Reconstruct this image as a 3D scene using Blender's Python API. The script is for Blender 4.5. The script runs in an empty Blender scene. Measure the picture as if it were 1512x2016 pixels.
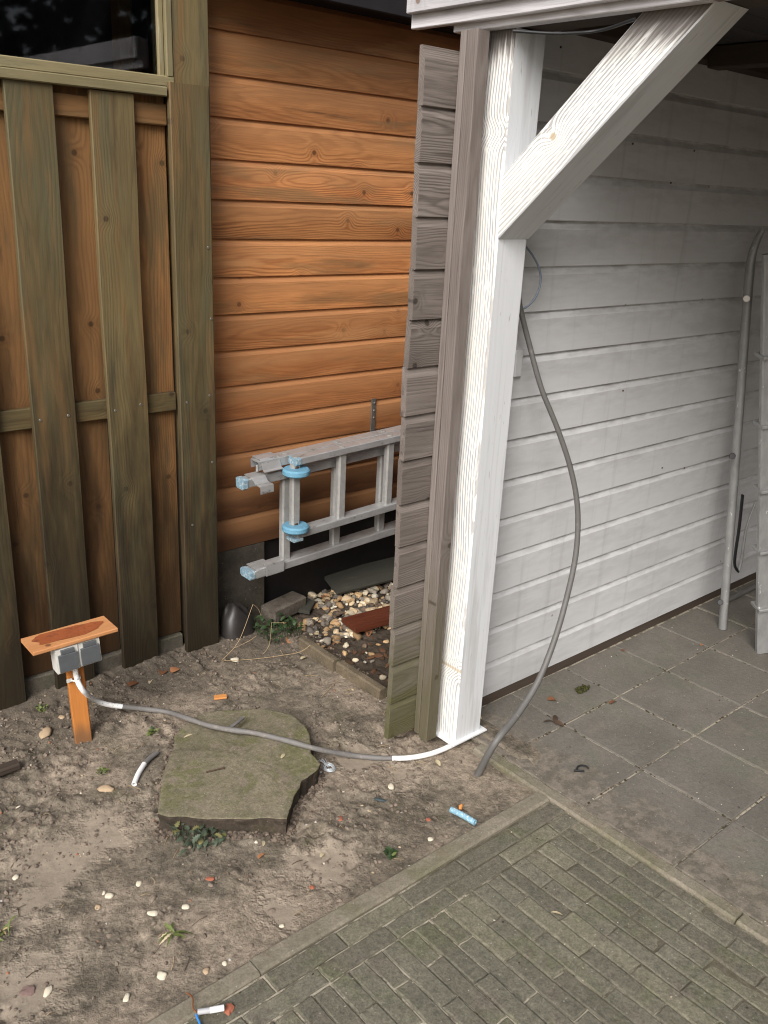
import bpy, bmesh, math, random
import numpy as np
from mathutils import Vector, Matrix, noise as mnoise

random.seed(7)
np.random.seed(7)
R = math.radians
SC = bpy.context.scene
COL = SC.collection

# ------------------------------------------------------------------ camera
# World: X runs along the shed walls (away to the right), Y runs from the viewer to the walls, Z up. Metres.
CAMZ = 1.65
FPX = 1760.8                     # focal length in pixels of the 1512x2016 photograph
_yaw, _pit, _rol = R(48.5015), R(19.7265), R(2.8217)
_fw = Vector((math.cos(_pit)*math.cos(_yaw), math.cos(_pit)*math.sin(_yaw), -math.sin(_pit)))
_r0 = Vector((math.sin(_yaw), -math.cos(_yaw), 0.0))
_u0 = _r0.cross(_fw)
_ri = math.cos(_rol)*_r0 + math.sin(_rol)*_u0
_up = -math.sin(_rol)*_r0 + math.cos(_rol)*_u0
cam_d = bpy.data.cameras.new('camera')
cam_d.sensor_fit = 'VERTICAL'
cam_d.sensor_height = 36.0
cam_d.sensor_width = 27.0
cam_d.lens = FPX/2016.0*36.0
cam_d.clip_start = 0.02
cam_d.clip_end = 500
cam = bpy.data.objects.new('camera', cam_d)
COL.objects.link(cam)
cam.matrix_world = Matrix(((_ri.x, _up.x, -_fw.x, 0), (_ri.y, _up.y, -_fw.y, 0), (_ri.z, _up.z, -_fw.z, CAMZ), (0, 0, 0, 1)))
SC.camera = cam

# ------------------------------------------------------------------ sky, sun, exposure
SUN_AZ, SUN_EL = R(212), R(39)          # direction TO the sun: azimuth from +X (counter-clockwise), elevation
world = bpy.data.worlds.new("World")
SC.world = world
world.use_nodes = True
wt = world.node_tree
wt.nodes.clear()
sky = wt.nodes.new('ShaderNodeTexSky')
sky.sky_type = 'NISHITA'
sky.sun_disc = False
sky.sun_elevation = SUN_EL
sky.sun_rotation = R(90) - SUN_AZ
sky.air_density = 1.0
sky.dust_density = 4.0
sky.ozone_density = 1.0
hs = wt.nodes.new('ShaderNodeHueSaturation')
hs.inputs['Saturation'].default_value = 0.58
bg = wt.nodes.new('ShaderNodeBackground')
bg.inputs['Strength'].default_value = 0.10
wo = wt.nodes.new('ShaderNodeOutputWorld')
wt.links.new(sky.outputs[0], hs.inputs['Color'])
wt.links.new(hs.outputs[0], bg.inputs['Color'])
wt.links.new(bg.outputs[0], wo.inputs['Surface'])
sd = bpy.data.lights.new('sun', 'SUN')
sd.energy = 2.2
sd.angle = R(34)
sd.color = (1.0, 0.985, 0.965)
sun = bpy.data.objects.new('sun', sd)
COL.objects.link(sun)
_sv = Vector((math.cos(SUN_EL)*math.cos(SUN_AZ), math.cos(SUN_EL)*math.sin(SUN_AZ), math.sin(SUN_EL)))
sun.rotation_euler = _sv.to_track_quat('Z', 'Y').to_euler()
sun.location = (-6, -3, 8)
SC.view_settings.view_transform = 'Standard'
SC.view_settings.look = 'None'
SC.view_settings.exposure = 0.64
SC.view_settings.gamma = 1.0
SC.cycles.max_bounces = 8
SC.cycles.use_denoising = True
SC.cycles.filter_width = 1.1
SC.cycles.use_adaptive_sampling = False
SC.cycles.caustics_reflective = False
SC.cycles.caustics_refractive = False
SC.cycles.sample_clamp_indirect = 4.0

# ------------------------------------------------------------------ placing helpers
def ray(px, py):
    return _ri*((px-756)/FPX) - _up*((py-1008)/FPX) + _fw
def G(px, py, z=0.0):                   # point of the plane at height z seen there in the photograph
    d = ray(px, py)
    return Vector((0, 0, CAMZ)) + d*((z-CAMZ)/d.z)
def AY(px, py, Y):
    d = ray(px, py)
    return Vector((0, 0, CAMZ)) + d*(Y/d.y)

# ------------------------------------------------------------------ node helpers
class NT:
    def __init__(s, name, rough=0.8, spec=0.3):
        s.mat = bpy.data.materials.new(name)
        s.mat.use_nodes = True
        s.t = s.mat.node_tree
        s.t.nodes.clear()
        s.out = s.t.nodes.new('ShaderNodeOutputMaterial')
        s.b = s.t.nodes.new('ShaderNodeBsdfPrincipled')
        s.t.links.new(s.b.outputs[0], s.out.inputs['Surface'])
        s.set('Roughness', rough)
        s.set('Specular IOR Level', spec)
    def put(s, sock, v):
        if isinstance(v, bpy.types.NodeSocket):
            s.t.links.new(v, sock)
        elif v is not None:
            if isinstance(v, (tuple, list)) and len(v) == 3 and sock.type == 'RGBA':
                v = (*v, 1)
            sock.default_value = v
    def set(s, k, v):
        s.put(s.b.inputs[k], v)
    def m(s, op, a, b=None, c=None, clamp=False):
        n = s.t.nodes.new('ShaderNodeMath')
        n.operation = op
        n.use_clamp = clamp
        s.put(n.inputs[0], a)
        if b is not None: s.put(n.inputs[1], b)
        if c is not None: s.put(n.inputs[2], c)
        return n.outputs[0]
    def attr(s, name):
        n = s.t.nodes.new('ShaderNodeAttribute')
        n.attribute_name = name
        return n
    def sep(s, v):
        n = s.t.nodes.new('ShaderNodeSeparateXYZ')
        s.put(n.inputs[0], v)
        return n.outputs
    def comb(s, x, y, z):
        n = s.t.nodes.new('ShaderNodeCombineXYZ')
        s.put(n.inputs[0], x); s.put(n.inputs[1], y); s.put(n.inputs[2], z)
        return n.outputs[0]
    def scale(s, v, sc):
        n = s.t.nodes.new('ShaderNodeVectorMath')
        n.operation = 'MULTIPLY'
        s.put(n.inputs[0], v)
        n.inputs[1].default_value = sc if isinstance(sc, (tuple, list)) else (sc, sc, sc)
        return n.outputs[0]
    def noise(s, v, scale=1.0, detail=3.0, rough=0.55, dist=0.0):
        n = s.t.nodes.new('ShaderNodeTexNoise')
        s.put(n.inputs['Vector'], v)
        n.inputs['Scale'].default_value = scale
        n.inputs['Detail'].default_value = detail
        n.inputs['Roughness'].default_value = rough
        n.inputs['Distortion'].default_value = dist
        return n.outputs['Fac']
    def voro(s, v, scale=1.0, dims='3D', feature='F1', rand=1.0):
        n = s.t.nodes.new('ShaderNodeTexVoronoi')
        n.voronoi_dimensions = dims
        n.feature = feature
        s.put(n.inputs['Vector'], v)
        n.inputs['Scale'].default_value = scale
        n.inputs['Randomness'].default_value = rand
        return n
    def ramp(s, v, lo, hi, a=0.0, b=1.0):
        n = s.t.nodes.new('ShaderNodeMapRange')
        n.interpolation_type = 'SMOOTHSTEP'
        s.put(n.inputs[0], v)
        s.put(n.inputs[1], lo); s.put(n.inputs[2], hi)
        s.put(n.inputs[3], a); s.put(n.inputs[4], b)
        return n.outputs[0]
    def mix(s, f, a, b, mode='MIX'):
        n = s.t.nodes.new('ShaderNodeMix')
        n.data_type = 'RGBA'
        n.blend_type = mode
        s.put(n.inputs[0], f)
        s.put(n.inputs[6], a); s.put(n.inputs[7], b)
        return n.outputs[2]
    def bump(s, h, strength=0.3, dist=0.003):
        n = s.t.nodes.new('ShaderNodeBump')
        n.inputs['Strength'].default_value = strength
        n.inputs['Distance'].default_value = dist
        s.put(n.inputs['Height'], h)
        s.t.links.new(n.outputs[0], s.b.inputs['Normal'])
    def obj(s):
        return s.t.nodes.new('ShaderNodeTexCoord').outputs['Object']
    def nrm(s):
        return s.t.nodes.new('ShaderNodeNewGeometry').outputs['Normal']

def wood_core(n, ring=190.0, knots=0.55, off_yz=(0.0, 0.0), swing=1.0, kwarp=1.0, ripple=0.012):
    """Timber cut from a trunk: growth rings in plank space (gc: x along, y across, z through), knots bend the rings."""
    gc = n.attr('gc').outputs['Vector']
    tint = n.attr('tint').outputs['Fac']
    x, y, z = n.sep(gc)
    off = n.m('MULTIPLY', tint, 61.0)
    lo = n.noise(n.comb(n.m('MULTIPLY', x, 1.0), off, 0.0), 1.0, 1.5)
    lo2 = n.noise(n.comb(n.m('MULTIPLY', x, 1.25), off, 9.0), 1.0, 1.5)
    yy = n.m('ADD', y, n.m('MULTIPLY_ADD', n.m('SUBTRACT', lo, 0.5), 0.10*swing, off_yz[0]))
    zz = n.m('ADD', z, n.m('MULTIPLY_ADD', n.m('SUBTRACT', lo2, 0.5), 0.075*swing, off_yz[1]))
    fine = n.noise(n.comb(n.m('MULTIPLY', x, 5.0), n.m('MULTIPLY', y, 30.0), n.m('MULTIPLY', z, 30.0)), 1.0, 2.0)
    kv = n.voro(n.comb(n.m('ADD', n.m('MULTIPLY', x, 4.6), off), n.m('ADD', n.m('MULTIPLY', y, 4.6), off), 0.0), 1.0, '2D')
    kd = n.m('DIVIDE', kv.outputs['Distance'], 4.6)
    gate = n.m('GREATER_THAN', n.sep(kv.outputs['Color'])[0], knots)
    kq = n.m('DIVIDE', kd, 0.028)
    kf = n.m('MULTIPLY', n.m('EXPONENT', n.m('MULTIPLY', n.m('MULTIPLY', kq, kq), -1.0)), gate)
    core = n.m('MULTIPLY', n.ramp(kd, 0.011, 0.006), gate)
    r = n.m('SQRT', n.m('ADD', n.m('MULTIPLY', yy, yy), n.m('MULTIPLY', zz, zz)))
    r = n.m('ADD', r, n.m('MULTIPLY', n.m('SUBTRACT', fine, 0.5), ripple))
    r = n.m('ADD', r, n.m('MULTIPLY', kf, 0.018*kwarp))
    ph = n.m('MULTIPLY', r, ring)
    s = n.m('MULTIPLY_ADD', n.m('SINE', n.m('MULTIPLY', ph, 6.2832)), 0.5, 0.5)
    s = n.m('POWER', s, 1.7)
    fib = n.noise(n.comb(n.m('MULTIPLY', x, 9.0), n.m('MULTIPLY', y, 330.0), n.m('MULTIPLY', z, 330.0)), 1.0, 2.0)
    big = n.noise(n.comb(n.m('ADD', n.m('MULTIPLY', x, 2.2), off), n.m('MULTIPLY', y, 9.0), n.m('MULTIPLY', z, 9.0)), 1.0, 3.0)
    return dict(gc=gc, tint=tint, x=x, y=y, z=z, s=s, fib=fib, big=big, core=core, kf=kf)

def wood(name, light, dark, ring=190.0, contrast=0.7, knots=0.55, knotcol=(0.05, 0.025, 0.012), tintamt=0.35, tintcol=None,
         overlays=(), low=None, rough=0.75, bump=0.25, spec=0.25, fibre=0.35, vary=0.42, chamfer=None):
    n = NT(name, rough, spec)
    w = wood_core(n, ring, knots)
    pb = n.m('FRACT', n.m('MULTIPLY', w['tint'], 7.31))
    ppatch = n.noise(n.scale(w['gc'], (1.7, 11, 11)), 1.0, 2.0)
    cs = n.m('MULTIPLY', n.m('MULTIPLY_ADD', pb, 0.75, 0.25), n.ramp(ppatch, 0.30, 0.62, 0.35, 1.0))
    c = n.mix(n.m('MULTIPLY', n.m('MULTIPLY', w['s'], cs), contrast), light, dark)
    c = n.mix(n.m('MULTIPLY', n.ramp(w['big'], 0.35, 0.7), 0.5), c, dark)
    if tintcol:
        c = n.mix(n.m('MULTIPLY', w['tint'], tintamt), c, tintcol)
    crk = n.noise(n.scale(w['gc'], (3.0, 170, 170)), 1.0, 3.0)
    fv = n.m('MULTIPLY', n.m('MULTIPLY_ADD', w['fib'], fibre, 1.0-fibre*0.5), n.ramp(crk, 0.66, 0.76, 1.0, 0.62))
    pv = n.m('MULTIPLY_ADD', n.m('FRACT', n.m('MULTIPLY', w['tint'], 13.7)), vary, 1.0-0.5*vary)
    fv = n.m('MULTIPLY', fv, pv)
    c = n.mix(1.0, c, n.comb(fv, fv, fv), 'MULTIPLY')
    c = n.mix(n.m('MULTIPLY', n.m('MULTIPLY', w['kf'], w['kf']), 0.35), c, dark)
    c = n.mix(n.m('MULTIPLY', w['core'], 0.75), c, knotcol)
    P = n.obj()
    for (oc, sc, lo, hi, amt) in overlays:
        nz = n.noise(n.scale(w['gc'], sc), 1.0, 5.0, 0.62)
        c = n.mix(n.m('MULTIPLY', n.ramp(nz, lo, hi), amt), c, oc)
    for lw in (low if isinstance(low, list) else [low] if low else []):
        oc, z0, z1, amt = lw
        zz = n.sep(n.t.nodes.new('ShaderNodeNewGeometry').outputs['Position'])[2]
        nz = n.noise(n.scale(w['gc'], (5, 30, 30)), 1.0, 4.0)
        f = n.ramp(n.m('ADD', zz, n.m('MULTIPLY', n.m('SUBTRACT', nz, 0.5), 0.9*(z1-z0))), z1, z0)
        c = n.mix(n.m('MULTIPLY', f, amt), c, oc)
    if chamfer:
        pf = n.sep(n.attr('prof').outputs['Vector'])[0]
        c = n.mix(n.m('MULTIPLY', n.ramp(pf, 0.10, 0.33), 0.45), c, chamfer)  # chamfer highlight painted in as a lighter wood colour
    n.set('Base Color', c)
    h = n.m('ADD', n.m('MULTIPLY', w['s'], 0.6), n.m('MULTIPLY', w['fib'], 0.6))
    n.bump(h, bump, 0.0016)
    return n.mat

# ------------------------------------------------------------------ materials
M = {}
M['orange'] = wood('orange_stained_pine', (0.56, 0.250, 0.090), (0.195, 0.062, 0.018), 165, 1.0, 0.60, (0.055, 0.022, 0.01), 0.34,
                   (0.31, 0.108, 0.040), [((0.19, 0.125, 0.06), (1.6, 12, 12), 0.50, 0.68, 0.65), ((0.05, 0.028, 0.015), (2.5, 42, 42), 0.61, 0.76, 0.65), ((0.62, 0.34, 0.15), (1.1, 8, 8), 0.56, 0.70, 0.5)],
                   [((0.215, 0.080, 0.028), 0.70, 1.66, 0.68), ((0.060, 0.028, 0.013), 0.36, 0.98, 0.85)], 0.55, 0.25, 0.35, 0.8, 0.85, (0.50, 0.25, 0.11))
M['fence_front'] = wood('olive_brown_fence_board', (0.150, 0.112, 0.050), (0.072, 0.048, 0.021), 140, 0.8, 0.5, (0.03, 0.02, 0.012), 0.5,
                        (0.120, 0.090, 0.040), [((0.100, 0.094, 0.052), (1.6, 9, 9), 0.45, 0.68, 0.6), ((0.185, 0.105, 0.042), (2.4, 26, 26), 0.50, 0.68, 0.7),
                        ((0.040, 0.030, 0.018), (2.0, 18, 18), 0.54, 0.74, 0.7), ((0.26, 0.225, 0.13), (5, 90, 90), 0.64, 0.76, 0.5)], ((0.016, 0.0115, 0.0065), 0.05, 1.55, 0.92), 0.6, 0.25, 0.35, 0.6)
M['fence_back'] = wood('orange_brown_fence_board', (0.30, 0.150, 0.056), (0.135, 0.060, 0.022), 130, 0.9, 0.42, (0.045, 0.022, 0.01), 0.4,
                       (0.20, 0.115, 0.05), [((0.105, 0.083, 0.042), (2, 14, 14), 0.46, 0.68, 0.7), ((0.05, 0.03, 0.018), (3, 26, 26), 0.6, 0.75, 0.6)], ((0.030, 0.016, 0.0075), 0.05, 1.55, 0.88), 0.65, 0.22)
M['fence_trim'] = wood('olive_window_timber', (0.27, 0.23, 0.125), (0.165, 0.13, 0.068), 120, 0.4, 0.8, (0.05, 0.03, 0.02), 0.3,
                       (0.19, 0.165, 0.09), [((0.44, 0.40, 0.28), (6, 60, 60), 0.57, 0.70, 0.6), ((0.08, 0.075, 0.052), (3, 30, 30), 0.52, 0.70, 0.65)], None, 0.6, 0.25)
M['grey_wood'] = wood('weathered_grey_board', (0.235, 0.202, 0.180), (0.085, 0.069, 0.060), 190, 0.85, 0.6, (0.03, 0.022, 0.018), 0.5,
                      (0.15, 0.125, 0.108), [((0.055, 0.044, 0.038), (2, 28, 28), 0.56, 0.74, 0.7), ((0.30, 0.28, 0.26), (3, 40, 40), 0.62, 0.75, 0.4)],
                      ((0.085, 0.082, 0.028), 0.0, 0.62, 0.85), 0.85, 0.45, 0.2, 0.6)
M['grey_batten'] = wood('weathered_brown_batten', (0.225, 0.195, 0.178), (0.12, 0.098, 0.085), 160, 0.6, 0.75, (0.03, 0.02, 0.015), 0.3,
                        (0.18, 0.12, 0.09), [((0.07, 0.05, 0.04), (1.6, 60, 60), 0.58, 0.72, 0.7)], ((0.085, 0.075, 0.032), 0.05, 0.8, 0.75), 0.85, 0.35, 0.2, 0.5)
M['fascia_wood'] = wood('silver_grey_fascia', (0.66, 0.645, 0.66), (0.33, 0.315, 0.325), 150, 0.75, 0.55, (0.16, 0.09, 0.05), 0.3,
                        (0.55, 0.53, 0.54), [((0.22, 0.205, 0.21), (2, 30, 30), 0.55, 0.75, 0.6)], None, 0.85, 0.35, 0.2, 0.5)
M['dark_timber'] = wood('dark_roof_timber', (0.075, 0.055, 0.042), (0.035, 0.025, 0.02), 150, 0.6, 0.8, (0.02, 0.015, 0.01), 0.3, (0.05, 0.04, 0.03), (), None, 0.85, 0.3)
M['roof_under'] = wood('dark_roof_boards', (0.060, 0.055, 0.055), (0.03, 0.028, 0.03), 120, 0.5, 0.85, (0.01, 0.01, 0.01), 0.3, (0.03, 0.028, 0.03), (), None, 0.9, 0.2)
M['raw_plank'] = wood('orange_cut_board', (0.56, 0.27, 0.115), (0.42, 0.17, 0.062), 130, 0.5, 0.9, (0.1, 0.04, 0.02), 0.2, (0.45, 0.2, 0.08),
                      [((0.17, 0.165, 0.045), (7, 16, 16), 0.60, 0.72, 0.6)], None, 0.7, 0.3)
M['stake_wood'] = wood('orange_painted_stake', (0.40, 0.155, 0.038), (0.31, 0.108, 0.024), 110, 0.4, 0.95, (0.08, 0.03, 0.01), 0.2, (0.36, 0.13, 0.03),
                       [((0.45, 0.26, 0.12), (10, 60, 60), 0.64, 0.74, 0.6)], ((0.10, 0.065, 0.04), -0.01, 0.06, 0.7), 0.6, 0.2)
M['red_deck'] = wood('red_brown_decking', (0.125, 0.034, 0.016), (0.062, 0.016, 0.008), 110, 0.6, 0.9, (0.03, 0.01, 0.01), 0.3, (0.09, 0.026, 0.013),
                     [((0.06, 0.045, 0.03), (6, 30, 30), 0.55, 0.75, 0.6)], None, 0.6, 0.3)
M['dark_board'] = wood('dark_green_grey_board', (0.055, 0.052, 0.042), (0.032, 0.03, 0.025), 110, 0.5, 0.9, (0.02, 0.02, 0.01), 0.3, (0.045, 0.05, 0.036),
                       [((0.09, 0.075, 0.055), (8, 30, 30), 0.58, 0.75, 0.6)], None, 0.8, 0.3)

def worn_white():
    n = NT('worn_white_paint_grain', 0.62, 0.3)
    w = wood_core(n, 128.0, 0.74, (0.13, 0.13), 0.9, 1.3, 0.0045)
    paint = n.mix(n.m('MULTIPLY', n.ramp(w['big'], 0.4, 0.75), 0.5), (0.84, 0.83, 0.80), (0.78, 0.74, 0.64))
    bare = n.mix(n.ramp(w['big'], 0.4, 0.6), (0.33, 0.32, 0.31), (0.46, 0.445, 0.43))
    pat = n.noise(n.scale(w['gc'], (2.6, 17, 17)), 1.0, 3.0, 0.6)
    thr = n.ramp(pat, 0.34, 0.60, 0.74, 0.26)
    line = n.ramp(n.m('SUBTRACT', w['s'], thr), -0.03, 0.16)
    brk = n.noise(n.scale(w['gc'], (30, 240, 240)), 1.0, 2.0)
    line = n.m('MULTIPLY', line, n.ramp(brk, 0.30, 0.48))
    c = n.mix(n.m('MULTIPLY', line, 0.78), paint, bare)
    c = n.mix(n.m('MULTIPLY', w['core'], 0.8), c, (0.50, 0.38, 0.22))
    yel = n.noise(n.scale(w['gc'], (3.0, 22, 22)), 3.0, 3.0)
    c = n.mix(n.m('MULTIPLY', n.ramp(yel, 0.62, 0.76), 0.3), c, (0.64, 0.56, 0.40))
    # brush strokes stop short of the roof: bare stained timber at the very top
    zz = n.sep(n.t.nodes.new('ShaderNodeNewGeometry').outputs['Position'])[2]
    en = n.noise(n.scale(w['gc'], (6, 95, 95)), 1.0, 3.0)
    bt = n.ramp(n.m('MULTIPLY_ADD', n.m('SUBTRACT', en, 0.5), 0.16, zz), 1.945, 2.01)
    c = n.mix(n.m('MULTIPLY', bt, 0.9), c, (0.12, 0.10, 0.092))
    n.set('Base Color', c)
    n.bump(n.m('SUBTRACT', n.m('MULTIPLY', w['fib'], 0.25), line), 0.5, 0.0018)
    return n.mat
M['worn_white'] = worn_white()

def smooth_white():
    n = NT('white_painted_timber', 0.5, 0.35)
    w = wood_core(n, 95.0, 0.8)
    c = n.mix(n.m('MULTIPLY', w['s'], 0.12), (0.70, 0.715, 0.73), (0.60, 0.605, 0.61))
    st = n.noise(n.scale(w['gc'], (2.2, 24, 24)), 1.0, 4.0)
    c = n.mix(n.m('MULTIPLY', n.ramp(st, 0.50, 0.68), 0.5), c, (0.43, 0.43, 0.425))
    bs = n.noise(n.scale(w['gc'], (1.2, 120, 120)), 1.0, 3.0)
    c = n.mix(n.m('MULTIPLY', n.ramp(bs, 0.52, 0.72), 0.35), c, (0.50, 0.49, 0.475))
    sc = n.noise(n.scale(w['gc'], (20, 130, 130)), 1.0, 3.0)
    c = n.mix(n.m('MULTIPLY', n.ramp(sc, 0.66, 0.74), 0.6), c, (0.34, 0.31, 0.28))
    n.set('Base Color', c)
    n.bump(n.m('ADD', n.m('MULTIPLY', w['s'], 0.5), n.m('MULTIPLY', w['fib'], 0.5)), 0.18, 0.0012)
    return n.mat
M['smooth_white'] = smooth_white()

def siding_white():
    n = NT('off_white_painted_siding', 0.55, 0.3)
    w = wood_core(n, 90.0, 0.7)
    c = n.mix(n.m('MULTIPLY', w['s'], 0.10), (0.625, 0.625, 0.63), (0.54, 0.54, 0.543))
    st = n.noise(n.scale(w['gc'], (1.6, 9, 9)), 1.0, 5.0, 0.65)
    c = n.mix(n.m('MULTIPLY', n.ramp(st, 0.50, 0.68), 0.45), c, (0.44, 0.435, 0.435))
    st2 = n.noise(n.scale(w['gc'], (3.1, 12, 12)), 1.0, 3.0, 0.5)
    c = n.mix(n.m('MULTIPLY', n.ramp(st2, 0.60, 0.63), 0.4), c, (0.60, 0.60, 0.605))
    dr = n.noise(n.scale(n.obj(), (22, 1.5, 1.2)), 1.0, 4.0, 0.6)      # run-down streaks
    c = n.mix(n.m('MULTIPLY', n.ramp(dr, 0.56, 0.72), 0.2), c, (0.29, 0.28, 0.275))
    fl = n.voro(n.scale(w['gc'], (12, 14, 1)), 1.0, '2D')
    flg = n.m('MULTIPLY', n.ramp(fl.outputs['Distance'], 0.075, 0.045), n.m('GREATER_THAN', n.sep(fl.outputs['Color'])[1], 0.975))
    c = n.mix(n.m('MULTIPLY', flg, 0.7), c, (0.20, 0.17, 0.15))
    # grime sitting in the chamfer groove of every board
    gv = n.m('SUBTRACT', n.sep(n.attr('prof').outputs['Vector'])[0], 0.0)
    gn = n.noise(n.scale(w['gc'], (14, 50, 50)), 1.0, 4.0)
    c = n.mix(n.m('MULTIPLY', n.m('MULTIPLY', gv, n.ramp(gn, 0.35, 0.65)), 0.5), c, (0.24, 0.225, 0.21))
    n.set('Base Color', c)
    n.bump(n.m('ADD', n.m('MULTIPLY', w['s'], 0.35), n.m('MULTIPLY', w['fib'], 0.35)), 0.16, 0.0012)
    return n.mat
M['siding_white'] = siding_white()

SAND = [(G(*q).x, G(*q).y, r_) for (q, r_) in (((210, 1610), 0.13), ((95, 1690), 0.15), ((60, 1770), 0.12), ((640, 1690), 0.12), ((700, 1480), 0.10), ((560, 1800), 0.09), ((60, 1930), 0.12), ((790, 1520), 0.09))]
def soil():
    n = NT('sandy_garden_soil', 0.95, 0.15)
    P = n.obj()
    a = n.noise(P, 3.2, 6.0, 0.62)
    b = n.noise(P, 9.0, 6.0, 0.68, 0.4)
    f = n.noise(P, 85.0, 5.0, 0.7)
    c = n.mix(n.ramp(b, 0.40, 0.63), (0.134, 0.113, 0.086), (0.200, 0.169, 0.130))
    c = n.mix(n.m('MULTIPLY', n.ramp(a, 0.47, 0.60), 0.85), c, (0.285, 0.232, 0.178))
    # trodden smooth sandy patches
    sx_, sy_, sz_ = n.sep(P)
    wob = n.m('MULTIPLY', n.m('SUBTRACT', n.noise(P, 7.0, 5.0, 0.65), 0.5), 0.34)
    patch = 0.0
    for (cx_, cy_, r_) in SAND:
        dx_, dy_ = n.m('SUBTRACT', sx_, cx_), n.m('SUBTRACT', sy_, cy_)
        dd_ = n.m('ADD', n.m('SQRT', n.m('ADD', n.m('MULTIPLY', dx_, dx_), n.m('MULTIPLY', dy_, dy_))), wob)
        patch = n.m('MAXIMUM', patch, n.ramp(dd_, r_, r_*0.45))
    c = n.mix(n.m('MULTIPLY', patch, 0.85), c, n.mix(n.noise(P, 30.0, 3.0), (0.262, 0.215, 0.166), (0.332, 0.276, 0.214)))
    d = n.noise(n.scale(P, (1, 1, 1)), 17.0, 5.0, 0.7, 0.6)
    d = n.m('SUBTRACT', d, n.m('MULTIPLY', patch, 0.12))
    c = n.mix(n.m('MULTIPLY', n.ramp(d, 0.58, 0.72), 0.5), c, (0.070, 0.056, 0.042))
    gr = n.noise(P, 6.0, 4.0, 0.65)
    c = n.mix(n.m('MULTIPLY', n.ramp(gr, 0.56, 0.74), 0.45), c, (0.105, 0.098, 0.050))
    f2 = n.noise(P, 38.0, 5.0, 0.72)
    fv = n.m('MULTIPLY', n.m('MULTIPLY_ADD', f, 1.5, 0.25), n.m('MULTIPLY_ADD', f2, 1.8, 0.10))
    fv = n.m('ADD', n.m('MULTIPLY', fv, n.m('SUBTRACT', 1.0, n.m('MULTIPLY', patch, 0.65))), n.m('MULTIPLY', patch, 0.65))
    c = n.mix(1.0, c, n.comb(fv, fv, fv), 'MULTIPLY')
    sp = n.voro(P, 130.0)
    spg = n.m('MULTIPLY', n.ramp(sp.outputs['Distance'], 0.30, 0.18), n.m('GREATER_THAN', n.sep(sp.outputs['Color'])[0], 0.93))
    c = n.mix(n.m('MULTIPLY', spg, 0.5), c, (0.36, 0.30, 0.22))
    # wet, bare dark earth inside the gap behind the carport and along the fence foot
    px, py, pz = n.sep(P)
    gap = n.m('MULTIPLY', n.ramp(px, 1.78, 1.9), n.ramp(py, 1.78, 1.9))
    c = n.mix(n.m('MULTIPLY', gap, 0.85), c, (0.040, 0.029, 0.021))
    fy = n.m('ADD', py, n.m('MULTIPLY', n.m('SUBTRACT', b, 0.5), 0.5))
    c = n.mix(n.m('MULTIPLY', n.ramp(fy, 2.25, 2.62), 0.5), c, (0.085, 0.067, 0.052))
    n.set('Base Color', c)
    calm = n.m('SUBTRACT', 1.0, n.m('MULTIPLY', patch, 0.75))
    n.bump(n.m('MULTIPLY', calm, n.m('ADD', n.m('MULTIPLY', f, 0.6), n.m('ADD', n.m('MULTIPLY', f2, 2.0), n.m('MULTIPLY', d, 0.8)))), 0.6, 0.009)
    return n.mat
M['soil'] = soil()

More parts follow.
